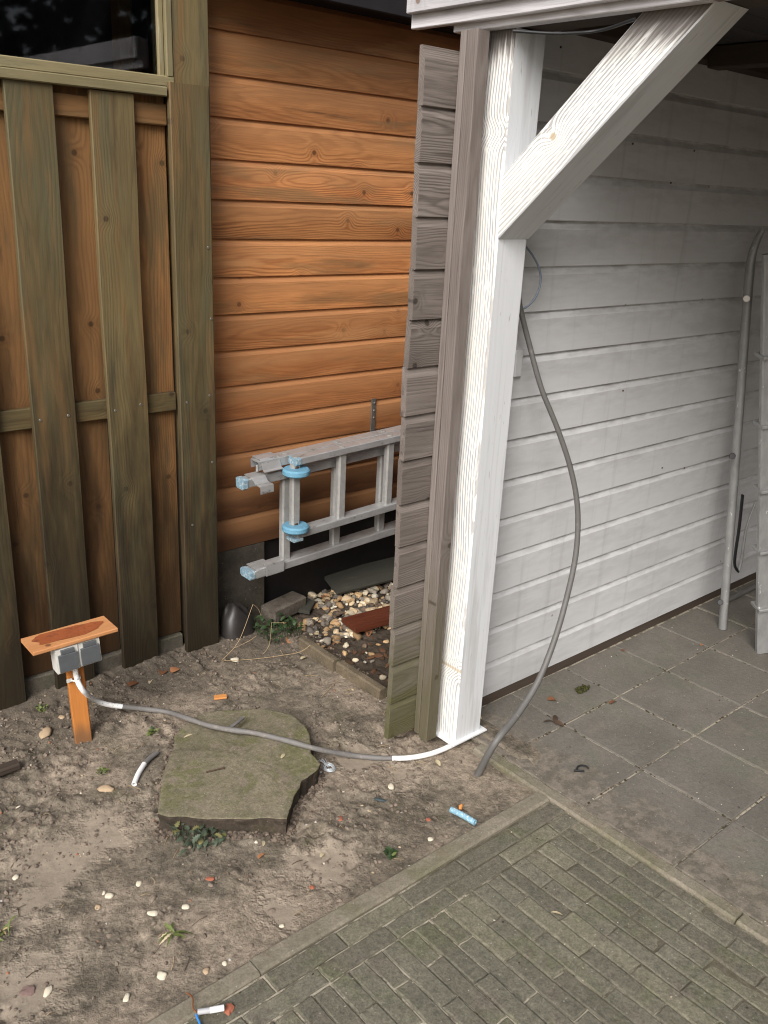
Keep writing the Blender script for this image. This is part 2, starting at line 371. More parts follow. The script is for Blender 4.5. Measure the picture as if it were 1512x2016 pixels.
def concrete(name, a, b, moss, mossamt, dirt, dirtamt, speck=0.35, scale=1.0, drift=False, unit=0.45):
    n = NT(name, 0.85, 0.25)
    P = n.obj()
    t = n.attr('tint').outputs['Fac']
    n1 = n.noise(P, 5.0*scale, 5.0, 0.62)
    n2 = n.noise(P, 26.0*scale, 4.0, 0.65)
    n3 = n.noise(P, 190.0, 3.0, 0.7)
    c = n.mix(n.ramp(n1, 0.36, 0.66), a, b)
    c = n.mix(n.m('MULTIPLY', t, unit), c, b)
    if unit > 0.5:
        hv = n.m('FRACT', n.m('MULTIPLY', t, 17.3))
        c = n.mix(n.m('MULTIPLY', n.m('GREATER_THAN', hv, 0.72), 0.45), c, (0.112, 0.101, 0.078))
        c = n.mix(n.m('MULTIPLY', n.m('LESS_THAN', hv, 0.22), 0.55), c, (0.185, 0.170, 0.122))
    c = n.mix(n.m('MULTIPLY', n.ramp(n.noise(P, 3.4*scale, 5.0, 0.66, 0.5), 0.50, 0.66), mossamt), c, moss)
    c = n.mix(n.m('MULTIPLY', n.ramp(n.noise(n.scale(P, (1, 1, 1)), 6.7*scale, 6.0, 0.7, 0.3), 0.53, 0.64), dirtamt), c, dirt)
    if drift:                                    # sand trodden off the bare soil onto the first row of tiles
        px, py, pz = n.sep(P)
        dn = n.noise(P, 9.0, 6.0, 0.68)
        edge = n.m('ADD', n.ramp(px, 2.26, 1.88), n.m('MULTIPLY', n.m('SUBTRACT', dn, 0.5), 2.4))
        c = n.mix(n.m('MULTIPLY', n.ramp(edge, 0.50, 0.80), 0.6), c, n.mix(n.ramp(n2, 0.4, 0.6), (0.120, 0.100, 0.078), (0.235, 0.197, 0.158)))
    n4 = n.noise(P, 70.0, 4.0, 0.7)
    fv = n.m('MULTIPLY', n.m('MULTIPLY_ADD', n3, speck*2.6, 1.0-speck*1.3), n.m('MULTIPLY_ADD', n4, speck*2.2, 1.0-speck*1.1))
    c = n.mix(1.0, c, n.comb(fv, fv, n.m('MULTIPLY', fv, 0.98)), 'MULTIPLY')
    c = n.mix(n.m('MULTIPLY', n.ramp(n2, 0.58, 0.75), 0.3), c, b)
    sp = n.voro(P, 105.0)
    spg = n.m('MULTIPLY', n.ramp(sp.outputs['Distance'], 0.22, 0.12), n.m('GREATER_THAN', n.sep(sp.outputs['Color'])[0], 0.90))
    c = n.mix(n.m('MULTIPLY', spg, 0.55), c, (0.42, 0.40, 0.34))
    n.set('Base Color', c)
    n.bump(n.m('ADD', n.m('MULTIPLY', n3, 0.7), n.m('ADD', n2, n4)), 0.55, 0.0028)
    return n.mat
M['tile'] = concrete('grey_concrete_paver', (0.165, 0.150, 0.132), (0.128, 0.117, 0.102), (0.125, 0.127, 0.090), 0.45, (0.185, 0.158, 0.130), 0.45, 0.30, 1.0, True)
M['brick'] = concrete('mossy_clay_paver', (0.168, 0.155, 0.120), (0.125, 0.117, 0.090), (0.115, 0.118, 0.066), 0.55, (0.128, 0.108, 0.088), 0.6, 0.62, 1.7, False, 0.9)
M['kerb'] = concrete('sandy_concrete_kerb', (0.235, 0.206, 0.162), (0.18, 0.158, 0.12), (0.12, 0.118, 0.062), 0.5, (0.185, 0.145, 0.106), 0.4, 0.4, 1.5)
M['edging'] = concrete('tan_stone_edging', (0.175, 0.138, 0.095), (0.11, 0.088, 0.06), (0.085, 0.082, 0.045), 0.4, (0.08, 0.06, 0.045), 0.5, 0.4, 2)
M['slab'] = concrete('mossy_stone_slab', (0.205, 0.178, 0.125), (0.150, 0.136, 0.086), (0.128, 0.128, 0.054), 0.75, (0.215, 0.176, 0.136), 0.85, 0.5, 3.0)
M['slab_side'] = concrete('shaded_stained_slab_side', (0.070, 0.053, 0.041), (0.046, 0.036, 0.027), (0.065, 0.062, 0.030), 0.4, (0.095, 0.072, 0.052), 0.5, 0.5, 3.0)  # darker copy for the slab sides: soil stain plus weaker light painted in
M['curb_dark'] = concrete('damp_concrete_strip', (0.125, 0.11, 0.088), (0.085, 0.075, 0.06), (0.075, 0.075, 0.045), 0.5, (0.10, 0.08, 0.06), 0.6, 0.4, 2)
M['plinth'] = concrete('dark_cement_plinth', (0.072, 0.062, 0.05), (0.05, 0.043, 0.035), (0.06, 0.055, 0.035), 0.4, (0.085, 0.07, 0.052), 0.4, 0.35, 2)
M['paving_block'] = concrete('worn_grey_block', (0.125, 0.108, 0.09), (0.085, 0.07, 0.058), (0.06, 0.062, 0.03), 0.5, (0.05, 0.038, 0.03), 0.6, 0.4, 4)

def joint():
    n = NT('sand_and_moss_joint', 0.95, 0.1)
    P = n.obj()
    a = n.noise(P, 5.0, 5.0, 0.65)
    f = n.noise(P, 120.0, 3.0, 0.7)
    px, py, pz = n.sep(P)
    e = n.m('ADD', px, n.m('MULTIPLY', n.m('SUBTRACT', a, 0.5), 1.5))
    e = n.m('MINIMUM', e, n.m('SUBTRACT', 3.25, px))           # pale sand on the left of the bricks and between the tiles
    c = n.mix(n.ramp(e, 1.60, 1.20), (0.115, 0.100, 0.074), (0.37, 0.325, 0.255))
    c = n.mix(n.m('MULTIPLY', n.ramp(n.noise(P, 24.0, 5.0, 0.7), 0.48, 0.58), 0.8), c, (0.090, 0.080, 0.055))
    fv = n.m('MULTIPLY_ADD', f, 1.0, 0.5)
    c = n.mix(1.0, c, n.comb(fv, fv, fv), 'MULTIPLY')
    n.set('Base Color', c)
    n.bump(f, 0.5, 0.003)
    return n.mat
M['joint'] = joint()

def simple(name, col, rough=0.6, spec=0.3, metal=0.0, var=0.25, vscale=30.0, col2=None, lo=0.5, hi=0.65, bump=0.1, aniso=(1, 1, 1)):
    n = NT(name, rough, spec)
    P = n.scale(n.obj(), aniso)
    z = n.noise(P, vscale, 4.0, 0.65)
    fv = n.m('MULTIPLY_ADD', z, var*2, 1-var)
    c = n.mix(1.0, col, n.comb(fv, fv, fv), 'MULTIPLY')
    if col2:
        z2 = n.noise(P, vscale*1.7, 5.0, 0.7)
        c = n.mix(n.ramp(z2, lo, hi), c, col2)
    n.set('Base Color', c)
    n.set('Metallic', metal)
    n.bump(z, bump, 0.002)
    return n.mat
M['alu'] = simple('scuffed_aluminium', (0.50, 0.50, 0.495), 0.38, 0.5, 0.55, 0.38, 24, (0.24, 0.235, 0.22), 0.58, 0.70, 0.12, (0.5, 1, 1))
M['alu_dirty'] = simple('dull_paint_flecked_aluminium', (0.36, 0.355, 0.34), 0.5, 0.5, 0.3, 0.3, 40, (0.72, 0.71, 0.68), 0.69, 0.73, 0.1)
M['cap_blue'] = simple('pale_blue_plastic', (0.19, 0.30, 0.37), 0.5, 0.4, 0, 0.2, 60, (0.46, 0.49, 0.49), 0.48, 0.66)
M['wheel_blue'] = simple('sky_blue_rubber_wheel', (0.13, 0.30, 0.42), 0.55, 0.35, 0, 0.15, 60, (0.42, 0.58, 0.66), 0.60, 0.72)
M['galv'] = simple('galvanised_strap', (0.16, 0.15, 0.135), 0.55, 0.4, 0.6, 0.25, 40)
M['screw'] = simple('steel_screw', (0.35, 0.33, 0.30), 0.4, 0.5, 0.8, 0.2, 60)
M['black'] = simple('black_rubber', (0.014, 0.014, 0.015), 0.5, 0.4, 0, 0.2, 60)
M['black_plastic'] = simple('dark_grey_sheet_plastic', (0.030, 0.026, 0.024), 0.42, 0.45, 0, 0.4, 14, (0.06, 0.05, 0.042), 0.56, 0.7, 0.2)
M['eave_dark'] = simple('dark_eave_board', (0.022, 0.020, 0.022), 0.9, 0.1, 0, 0.3, 12)
M['alu_old'] = simple('old_scuffed_aluminium', (0.30, 0.30, 0.295), 0.5, 0.5, 0.3, 0.4, 30, (0.66, 0.66, 0.64), 0.645, 0.685, 0.12, (1, 1, 0.45))
M['bitumen'] = simple('black_bitumen_coating', (0.010, 0.009, 0.009), 0.55, 0.3, 0, 0.3, 20, (0.085, 0.078, 0.068), 0.655, 0.69, 0.5)
M['cable_grey'] = simple('dusty_grey_cable', (0.17, 0.16, 0.152), 0.6, 0.3, 0, 0.25, 30, (0.27, 0.235, 0.195), 0.54, 0.7)
M['cable_dark'] = simple('grey_hanging_cable', (0.125, 0.12, 0.113), 0.5, 0.35, 0, 0.2, 25, (0.20, 0.185, 0.165), 0.6, 0.75)
M['wire_blue'] = simple('thin_blue_grey_wire', (0.17, 0.205, 0.25), 0.5, 0.3)
M['white_smear'] = simple('white_paint_smear', (0.78, 0.78, 0.76), 0.6, 0.3, 0, 0.1, 60, (0.27, 0.26, 0.25), 0.60, 0.64)
M['box_white'] = simple('white_socket_plastic', (0.66, 0.65, 0.60), 0.45, 0.4, 0, 0.12, 60, (0.42, 0.37, 0.30), 0.66, 0.76)
M['lid_grey'] = simple('grey_socket_lid', (0.098, 0.105, 0.112), 0.42, 0.4, 0, 0.18, 55, (0.21, 0.21, 0.20), 0.66, 0.74)
M['rust_patch'] = simple('reddish_worn_patch', (0.30, 0.085, 0.03), 0.75, 0.2, 0, 0.35, 30, (0.19, 0.06, 0.03), 0.52, 0.62)
M['dark_inside'] = simple('dark_shed_interior', (0.05, 0.042, 0.05), 0.9, 0.1)
M['green_string'] = simple('dark_green_edge', (0.010, 0.032, 0.018), 0.6, 0.2)
M['white_bit'] = simple('white_shell_pebble', (0.60, 0.54, 0.42), 0.75, 0.2, 0, 0.25, 90, (0.34, 0.29, 0.22), 0.56, 0.66)
M['tan_bit'] = simple('tan_pebble', (0.42, 0.31, 0.20), 0.8, 0.2, 0, 0.25, 60)
M['redbrick'] = simple('red_brick_chip', (0.33, 0.115, 0.07), 0.85, 0.15, 0, 0.3, 60)
M['purple_brick'] = simple('purplish_brick_chip', (0.185, 0.125, 0.11), 0.85, 0.15, 0, 0.3, 60)
M['orange_chip'] = simple('orange_wood_chip', (0.56, 0.24, 0.075), 0.7, 0.2, 0, 0.15, 60)
M['leaf_brown'] = simple('dry_brown_leaf', (0.20, 0.085, 0.04), 0.75, 0.2, 0, 0.35, 60)
M['leaf_orange'] = simple('dry_orange_leaf', (0.42, 0.19, 0.09), 0.75, 0.2, 0, 0.3, 60)
M['leaf_pale'] = simple('pale_dead_leaf', (0.52, 0.44, 0.28), 0.75, 0.2, 0, 0.3, 60)
M['leaf_green'] = simple('fresh_green_leaf', (0.125, 0.155, 0.045), 0.55, 0.3, 0, 0.3, 40)
M['leaf_holly'] = simple('grey_green_serrated_leaf', (0.065, 0.085, 0.055), 0.5, 0.35, 0, 0.4, 40, (0.17, 0.19, 0.125), 0.58, 0.68)
M['leaf_holly2'] = simple('yellowing_holly_leaf', (0.16, 0.15, 0.06), 0.55, 0.3, 0, 0.35, 40)
M['leaf_dark'] = simple('dark_green_leaf', (0.028, 0.052, 0.018), 0.55, 0.3, 0, 0.4, 40)
M['straw'] = simple('dry_straw_stem', (0.40, 0.29, 0.16), 0.8, 0.15, 0, 0.25, 40)
M['moss'] = simple('dark_moss', (0.050, 0.050, 0.018), 0.95, 0.1, 0, 0.5, 120, None, 0, 0, 0.6)
M['blue_plastic'] = simple('pale_blue_dirty_plastic', (0.22, 0.41, 0.52), 0.5, 0.4, 0, 0.25, 90, (0.62, 0.68, 0.68), 0.52, 0.62)
M['blue_wire'] = simple('bright_blue_wire', (0.03, 0.20, 0.55), 0.45, 0.4)
M['brown_wire'] = simple('reddish_brown_wire', (0.20, 0.07, 0.025), 0.5, 0.3)
M['tube_grey'] = simple('pale_grey_tube', (0.42, 0.42, 0.43), 0.45, 0.35, 0, 0.08)
M['tube_white'] = simple('white_tube', (0.80, 0.80, 0.80), 0.45, 0.35, 0, 0.06)
M['nail'] = simple('rusty_nail', (0.10, 0.065, 0.045), 0.6, 0.4, 0.5, 0.3, 90)
M['silver_wire'] = simple('shiny_stripped_wire', (0.66, 0.70, 0.72), 0.35, 0.6, 0.5, 0.1)
M['teal'] = simple('dark_teal_plastic', (0.045, 0.062, 0.066), 0.5, 0.3)
M['conifer'] = simple('dark_conifer_leaf', (0.020, 0.032, 0.014), 0.7, 0.2, 0, 0.4, 3)
M['bark'] = simple('brown_bark', (0.07, 0.05, 0.035), 0.9, 0.1)

def coloured(name, rough=0.8):
    n = NT(name, rough, 0.2)
    c = n.attr('col').outputs['Color']
    z = n.noise(n.obj(), 110.0, 3.0)
    fv = n.m('MULTIPLY_ADD', z, 0.6, 0.7)
    n.set('Base Color', n.mix(1.0, c, n.comb(fv, fv, fv), 'MULTIPLY'))
    n.bump(z, 0.2, 0.002)
    return n.mat
M['coloured'] = coloured('mixed_stone')

def glass():
    n = NT('dark_window_glass', 0.03, 0.5)
    n.set('Base Color', (0.85, 0.88, 0.9))
    n.set('Transmission Weight', 1.0)
    n.set('IOR', 1.45)
    return n.mat
M['glass'] = glass()

# ------------------------------------------------------------------ mesh builder
class MB:
    def __init__(s):
        s.v = []; s.f = []; s.mi = []; s.sm = []; s.gc = []; s.ti = []; s.col = []; s.pr = []
    def add(s, verts, faces, mi=0, smooth=False, gc=None, tint=0.0, col=(1, 1, 1), prof=None):
        b = len(s.v)
        s.v += [tuple(p) for p in verts]
        s.gc += ([tuple(p) for p in gc] if gc is not None else [tuple(p) for p in verts])
        s.ti += [tint]*len(verts)
        s.col += [col]*len(verts)
        s.pr += (prof if prof is not None else [0.0]*len(verts))
        for k, f in enumerate(faces):
            s.f.append([i+b for i in f])
            s.mi.append(mi[k] if isinstance(mi, (list, tuple)) else mi)
            s.sm.append(smooth)
    def plank(s, o, ax, aw, at, L, W, T, mi=0, b=0.002, prof=None, segs=1, warp=0.0, seed=None, side_mi=None, profmark=None, ends=None):
        """bar along ax from corner o; profile in (aw, at), by default a softened rectangle"""
        rr = random.Random(seed) if seed is not None else random
        o, ax, aw, at = Vector(o), Vector(ax).normalized(), Vector(aw).normalized(), Vector(at).normalized()
        if prof is None:
            b = min(b, W*0.3, T*0.3)
            prof = [(b, 0), (W-b, 0), (W, b), (W, T-b), (W-b, T), (b, T), (0, T-b), (0, b)]
        k = len(prof)
        rx, ry, rz = rr.uniform(0, 40), rr.uniform(-0.035, 0.035), rr.choice((-1, 1))*rr.uniform(0.03, 0.10)
        tint = rr.random()
        ph = [rr.uniform(0, 6.28) for _ in range(4)]
        vs, gs, pm = [], [], []
        for i in range(segs+1):
            t = i/segs
            x = L*t
            dw = warp*(math.sin(x*3.1+ph[0])+0.5*math.sin(x*7.7+ph[1]))
            dt = warp*(math.sin(x*2.7+ph[2])+0.5*math.sin(x*9.1+ph[3]))
            for j, (u, w) in enumerate(prof):
                xx = x
                if ends and i in (0, segs):
                    xx = x + (ends[0] if i == 0 else ends[1])*(u/W)
                vs.append(o + ax*xx + aw*(u+dw) + at*(w+dt))
                gs.append((xx+rx, u-W/2+ry, w+rz))
                pm.append(profmark[j] if profmark else 0.0)
        flip = ax.cross(aw).dot(at) < 0
        fs, ms = [], []
        for i in range(segs):
            for j in range(k):
                q = [i*k+j, i*k+(j+1) % k, (i+1)*k+(j+1) % k, (i+1)*k+j]
                fs.append(q if flip else q[::-1])
                ms.append(mi if side_mi is None else side_mi[j])
        c0, c1 = list(range(k)), list(range(segs*k, segs*k+k))
        fs.append(c0[::-1] if flip else c0); ms.append(mi)
        fs.append(c1 if flip else c1[::-1]); ms.append(mi)
        s.add(vs, fs, ms, False, gs, tint, (1, 1, 1), pm)
    def box(s, x0, x1, y0, y1, z0, z1, mi=0, b=0.002, long='x', **k):
        if long == 'x': s.plank((x0, y0, z0), (1, 0, 0), (0, 0, 1), (0, 1, 0), x1-x0, z1-z0, y1-y0, mi, b, **k)
        elif long == 'y': s.plank((x0, y0, z0), (0, 1, 0), (0, 0, 1), (1, 0, 0), y1-y0, z1-z0, x1-x0, mi, b, **k)
        else: s.plank((x0, y0, z0), (0, 0, 1), (1, 0, 0), (0, 1, 0), z1-z0, x1-x0, y1-y0, mi, b, **k)
    def tube(s, pts, r, n=10, mi=0, step=0.012, smooth_path=True, hollow=0.0, flat=1.0):
        pts = [Vector(p) for p in pts]
        P = []
        if smooth_path and len(pts) > 2:
            e = [pts[0]*2-pts[1]] + pts + [pts[-1]*2-pts[-2]]
            for i in range(1, len(e)-2):
                m = max(2, int((e[i+1]-e[i]).length/step))
                for q in range(m):
                    t = q/m
                    P.append(0.5*((2*e[i]) + (e[i+1]-e[i-1])*t + (2*e[i-1]-5*e[i]+4*e[i+1]-e[i+2])*t*t + (3*e[i]-e[i-1]-3*e[i+1]+e[i+2])*t**3))
            P.append(pts[-1])
        else:
            P = pts
        rad = r if callable(r) else (lambda t: r)
        nn = None
        vs, gs, fs = [], [], []
        m = len(P)
        Ln = 0
        for i, p in enumerate(P):
            d = (P[min(i+1, m-1)]-P[max(i-1, 0)]).normalized()
            if i: Ln += (P[i]-P[i-1]).length
            if nn is None:
                nn = d.orthogonal().normalized()
            nn = (nn - d*nn.dot(d)).normalized()
            bb = d.cross(nn)
            rr = rad(i/(m-1))
            for j in range(n):
                a = 6.28318*j/n
                vs.append(p + nn*(rr*math.cos(a)) + bb*(rr*flat*math.sin(a)))
                gs.append((Ln, rr*math.cos(a), rr*math.sin(a)))
        for i in range(m-1):
            for j in range(n):
                fs.append([i*n+j, i*n+(j+1) % n, (i+1)*n+(j+1) % n, (i+1)*n+j])
        s.add(vs, fs, mi, True, gs)
        if hollow > 0:
            for base, d0, inward in ((0, (P[0]-P[1]).normalized(), 1), ((m-1)*n, (P[-1]-P[-2]).normalized(), -1)):
                c = P[0] if base == 0 else P[-1]
                ring = [Vector(vs[base+j]) for j in range(n)]
                inner = [c + (q-c)*hollow for q in ring]
                deep = [q - d0*min(0.02, 4*rad(0)) for q in inner]
                f2 = []
                for j in range(n):
                    j2 = (j+1) % n
                    f2 += [[j, n+j, n+j2, j2] if inward > 0 else [j, j2, n+j2, n+j], [n+j, 2*n+j, 2*n+j2, n+j2] if inward > 0 else [n+j, n+j2, 2*n+j2, 2*n+j]]
                f2.append([2*n+j for j in range(n)])
                s.add(ring+inner+deep, f2, mi, False)
        else:
            s.add([vs[j] for j in range(n)], [list(range(n))[::-1]], mi, False)
            s.add([vs[(m-1)*n+j] for j in range(n)], [list(range(n))], mi, False)
    def cyl(s, c, ax, r, h, n=24, mi=0, bev=0.15):
        c, ax = Vector(c), Vector(ax).normalized()
        u = ax.orthogonal().normalized(); w = ax.cross(u)
        e = min(r, h)*bev
        rings = [(r-e, 0), (r, e), (r, h-e), (r-e, h)]
        vs, fs = [], []
        for (q, hh) in rings:
            for j in range(n):
                a = 6.28318*j/n
                vs.append(c + ax*hh + u*(q*math.cos(a)) + w*(q*math.sin(a)))
        for i in range(3):
            for j in range(n):
                fs.append([i*n+j, i*n+(j+1) % n, (i+1)*n+(j+1) % n, (i+1)*n+j])
        fs.append(list(range(n))[::-1]); fs.append([3*n+j for j in range(n)])
        s.add(vs, fs, mi, False)
    def rock(s, c, sx, sy, sz, rot=0.0, mi=0, seed=0, sub=2, rough=0.18, col=(1, 1, 1), tilt=0.0, smooth=True, flatten=None):
        key = sub
        if key not in ICO:
            bm = bmesh.new(); bmesh.ops.create_icosphere(bm, subdivisions=sub, radius=1.0)
            ICO[key] = ([v.co.copy() for v in bm.verts], [[v.index for v in f.verts] for f in bm.faces]); bm.free()
        V, F = ICO[key]
        o = Vector((seed*3.17 % 97, seed*1.71 % 89, seed*0.77 % 83))
        m = Matrix.Rotation(rot, 3, 'Z') @ Matrix.Rotation(tilt, 3, 'X')
        vs = []
        for v in V:
            k = 1 + rough*1.6*mnoise.noise(v*1.1+o) + rough*0.6*mnoise.noise(v*2.7+o)
            p = Vector((v.x*sx*k, v.y*sy*k, v.z*sz*k))
            vs.append(Vector(c) + m @ p)
        s.add(vs, F, mi, smooth, None, 0, col)
    def leaf(s, c, L, W, yaw, pitch=0.15, curl=0.25, roll=0.0, mi=0, teeth=0, fold=0.2):
        n = 10 if teeth else 6
        m = Matrix.Translation(Vector(c)) @ Matrix.Rotation(yaw, 4, 'Z') @ Matrix.Rotation(-pitch, 4, 'Y') @ Matrix.Rotation(roll, 4, 'X')
        vs, fs = [], []
        for i in range(n+1):
            t = i/n
            w = W*0.5*(math.sin(math.pi*min(1, t*0.92+0.06))**0.8)
            if teeth and i % 2: w *= 0.48
            z = -curl*L*t*t + 0.0
            for a in (-1, 0, 1):
                vs.append(m @ Vector((L*t, a*w, z + abs(a)*fold*w)))
        for i in range(n):
            for a in range(2):
                q = i*3+a
                fs.append([q, q+1, q+4, q+3])
        s.add(vs, fs, mi, True)
    def build(s, name, mats, parent=None, origin=(0, 0, 0), **tags):
        me = bpy.data.meshes.new(name)
        ro = Vector(ROOT.get(parent.name, (0, 0, 0))) if parent else Vector(origin)
        inv = MROT.get(parent.name) if parent else None
        V = np.array(s.v, dtype=np.float64) - np.array(ro)
        me.from_pydata([tuple(p) for p in V], [], s.f)
        mats = mats if isinstance(mats, (list, tuple)) else [mats]
        for m in mats: me.materials.append(M[m] if isinstance(m, str) else m)
        me.polygons.foreach_set('material_index', s.mi)
        me.polygons.foreach_set('use_smooth', s.sm)
        a = me.attributes.new('gc', 'FLOAT_VECTOR', 'POINT')
        a.data.foreach_set('vector', np.array(s.gc, dtype=np.float32).ravel())
        a = me.attributes.new('tint', 'FLOAT', 'POINT')
        a.data.foreach_set('value', np.array(s.ti, dtype=np.float32))
        if any(s.pr):
            a = me.attributes.new('prof', 'FLOAT_VECTOR', 'POINT')
            pv = np.zeros((len(s.pr), 3), dtype=np.float32); pv[:, 0] = s.pr
            a.data.foreach_set('vector', pv.ravel())
        if any(c != (1, 1, 1) for c in s.col):
            a = me.attributes.new('col', 'FLOAT_COLOR', 'POINT')
            a.data.foreach_set('color', np.array([(*c, 1) for c in s.col], dtype=np.float32).ravel())
        me.update()
        o = bpy.data.objects.new(name, me)
        COL.objects.link(o)
        if parent:
            o.parent = parent
            ROOT[o.name] = ro
        else:
            o.location = ro
            ROOT[o.name] = ro
        for k, v in tags.items():
            if v is not None: o[k] = v
        return o
ICO = {}
ROOT = {}
MROT = {}
def thing(name, label, category, loc, group=None):
    o = bpy.data.objects.new(name, None)
    o.empty_display_size = 0.1
    COL.objects.link(o)
    o.location = loc
    o['label'] = label; o['category'] = category
    if group: o['group'] = group
    ROOT[o.name] = Vector(loc)
    return o
def mm():
    return MB()

# ------------------------------------------------------------------ GROUND: one sheet out to the horizon
_rs = np.random.RandomState(3)
_perm = _rs.rand(256, 256)
def vnoise(x, y):
    xi, yi = np.floor(x).astype(int), np.floor(y).astype(int)
    fx, fy = x-xi, y-yi
    fx, fy = fx*fx*(3-2*fx), fy*fy*(3-2*fy)
    a, b = _perm[xi % 256, yi % 256], _perm[(xi+1) % 256, yi % 256]
    c, d = _perm[xi % 256, (yi+1) % 256], _perm[(xi+1) % 256, (yi+1) % 256]
    return (a*(1-fx)+b*fx)*(1-fy)+(c*(1-fx)+d*fx)*fy
def fbm(x, y, f, oc=4, g=0.55):
    s, a, t = 0, 1, 0
    for i in range(oc):
        s = s + a*vnoise(x*f+17.3*i, y*f+5.1*i); t += a
        f *= 2.05; a *= g
    return s/t
def sstep(a, b, x):
    t = np.clip((x-a)/(b-a), 0, 1)
    return t*t*(3-2*t)
def soil_h(X, Y):
    base = -0.016 + 0.020*(fbm(X, Y, 3.0, 3)-0.5)
    clod = fbm(X, Y, 22.0, 4, 0.62)
    mask = sstep(0.42, 0.60, fbm(X+9, Y+4, 4.2, 3))
    for (cx_, cy_, r_) in SAND:
        mask = mask*(1-0.85*sstep(r_, r_*0.4, np.hypot(X-cx_, Y-cy_)+0.2*(fbm(X, Y, 7.0, 3)-0.5)))
    h = base + (0.032*mask+0.006)*(clod-0.5) + 0.012*mask*np.clip(fbm(X+3, Y+8, 34.0, 3, 0.6)-0.52, 0, 1)*2
    h = h + 0.018*sstep(2.50, 2.72, Y)*sstep(2.0, 1.4, X)                     # heaped up a little at the fence foot
    # the slab's bed, the kerb line, the paved areas
    pav = np.maximum(sstep(1.80, 1.90, X)*sstep(1.72, 1.66, Y)*0, sstep(1.90, 1.93, X)*sstep(1.80, 1.77, Y))
    spill = 0.046*sstep(0.40, 0.62, fbm(X+2, Y+7, 7.0, 4))*sstep(2.22, 1.92, X)*sstep(1.30, 1.48, Y)*sstep(1.80, 1.70, Y)
    h = np.where(pav > 0, h*(1-pav) + pav*(-0.030+spill*0.80), h)
    br = sstep(1.345, 1.325, Y)*sstep(1.95, 1.90, X)
    h = h*(1-br) + br*(-0.05)
    br2 = sstep(1.30, 1.26, Y)*sstep(1.80, 1.90, X)
    h = h*(1-br2) + br2*(-0.05)
    near = sstep(1.45, 1.335, Y)*sstep(1.90, 1.80, X)*(1-br)
    h = h*(1-near) + near*(np.clip(h, -0.012, 0.004)*0.4-0.006)
    return h
def axis(a, b, step, far):
    c = list(np.arange(a, b, step))
    lo, hi, d = [], [], step
    x = a
    while x > -far: d *= 1.5; x -= d; lo.append(x)
    d = step; x = c[-1]
    while x < far: d *= 1.5; x += d; hi.append(x)
    return np.array(lo[::-1]+c+hi)
xs, ys = axis(-0.1, 2.75, 0.0065, 60), axis(1.18, 2.95, 0.0065, 60)
XX, YY = np.meshgrid(xs, ys, indexing='ij')
ZZ = soil_h(XX, YY)
outside = (XX < -0.3) | (XX > 3.0) | (YY < 1.1) | (YY > 3.1)
ZZ = np.where(outside, np.minimum(ZZ, -0.05), ZZ)
nx, ny = XX.shape
idx = np.arange(nx*ny).reshape(nx, ny)
quads = np.stack([idx[:-1, :-1], idx[1:, :-1], idx[1:, 1:], idx[:-1, 1:]], -1).reshape(-1, 4)
gme = bpy.data.meshes.new('ground')
gme.vertices.add(nx*ny)
gme.vertices.foreach_set('co', np.stack([XX, YY, ZZ], -1).astype(np.float32).ravel())
gme.loops.add(quads.size)
gme.loops.foreach_set('vertex_index', quads.astype(np.int32).ravel())
gme.polygons.add(len(quads))
gme.polygons.foreach_set('loop_start', (np.arange(len(quads))*4).astype(np.int32))
gme.polygons.foreach_set('use_smooth', np.ones(len(quads), dtype=bool))
gme.update(calc_edges=True)
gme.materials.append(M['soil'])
ground = bpy.data.objects.new('ground', gme)
COL.objects.link(ground)
ground['kind'] = 'structure'
def SH(x, y):
    return float(soil_h(np.array([x]), np.array([y]))[0])

# ------------------------------------------------------------------ PAVING
def paver(mb, x0, x1, y0, y1, z, th, b=0.004, tilt=0.0015, wob=0.0012, rnd=random):
    """one paving unit with softened, slightly irregular top edges"""
    tz = [z+rnd.uniform(-tilt, tilt) for _ in range(3)]
    def zt(x, y):
        return tz[0] + (tz[1]-tz[0])*(x-x0)/(x1-x0) + (tz[2]-tz[0])*(y-y0)/(y1-y0)
    def ringpts(ins, dz, n=5):
        P = []
        c = [(x0+ins, y0+ins), (x1-ins, y0+ins), (x1-ins, y1-ins), (x0+ins, y1-ins)]
        for i in range(4):
            a, bq = c[i], c[(i+1) % 4]
            for k in range(n):
                t = k/n
                px, py = a[0]+(bq[0]-a[0])*t, a[1]+(bq[1]-a[1])*t
                q = mnoise.noise_vector(Vector((px*40, py*40, z*7)))*wob
                P.append((px+q.x, py+q.y, zt(px, py)+dz))
        return P
    R0, R1, R2, R3 = ringpts(0, -th), ringpts(0, -b*1.1), ringpts(b*0.35, -b*0.35), ringpts(b, 0)
    n = len(R0)
    vs = R0+R1+R2+R3
    fs = []
    for k in range(3):
        for j in range(n):
            fs.append([k*n+j, k*n+(j+1) % n, (k+1)*n+(j+1) % n, (k+1)*n+j])
    fs.append([3*n+j for j in range(n)])
    mb.add(vs, fs, 0, False, None, rnd.random())

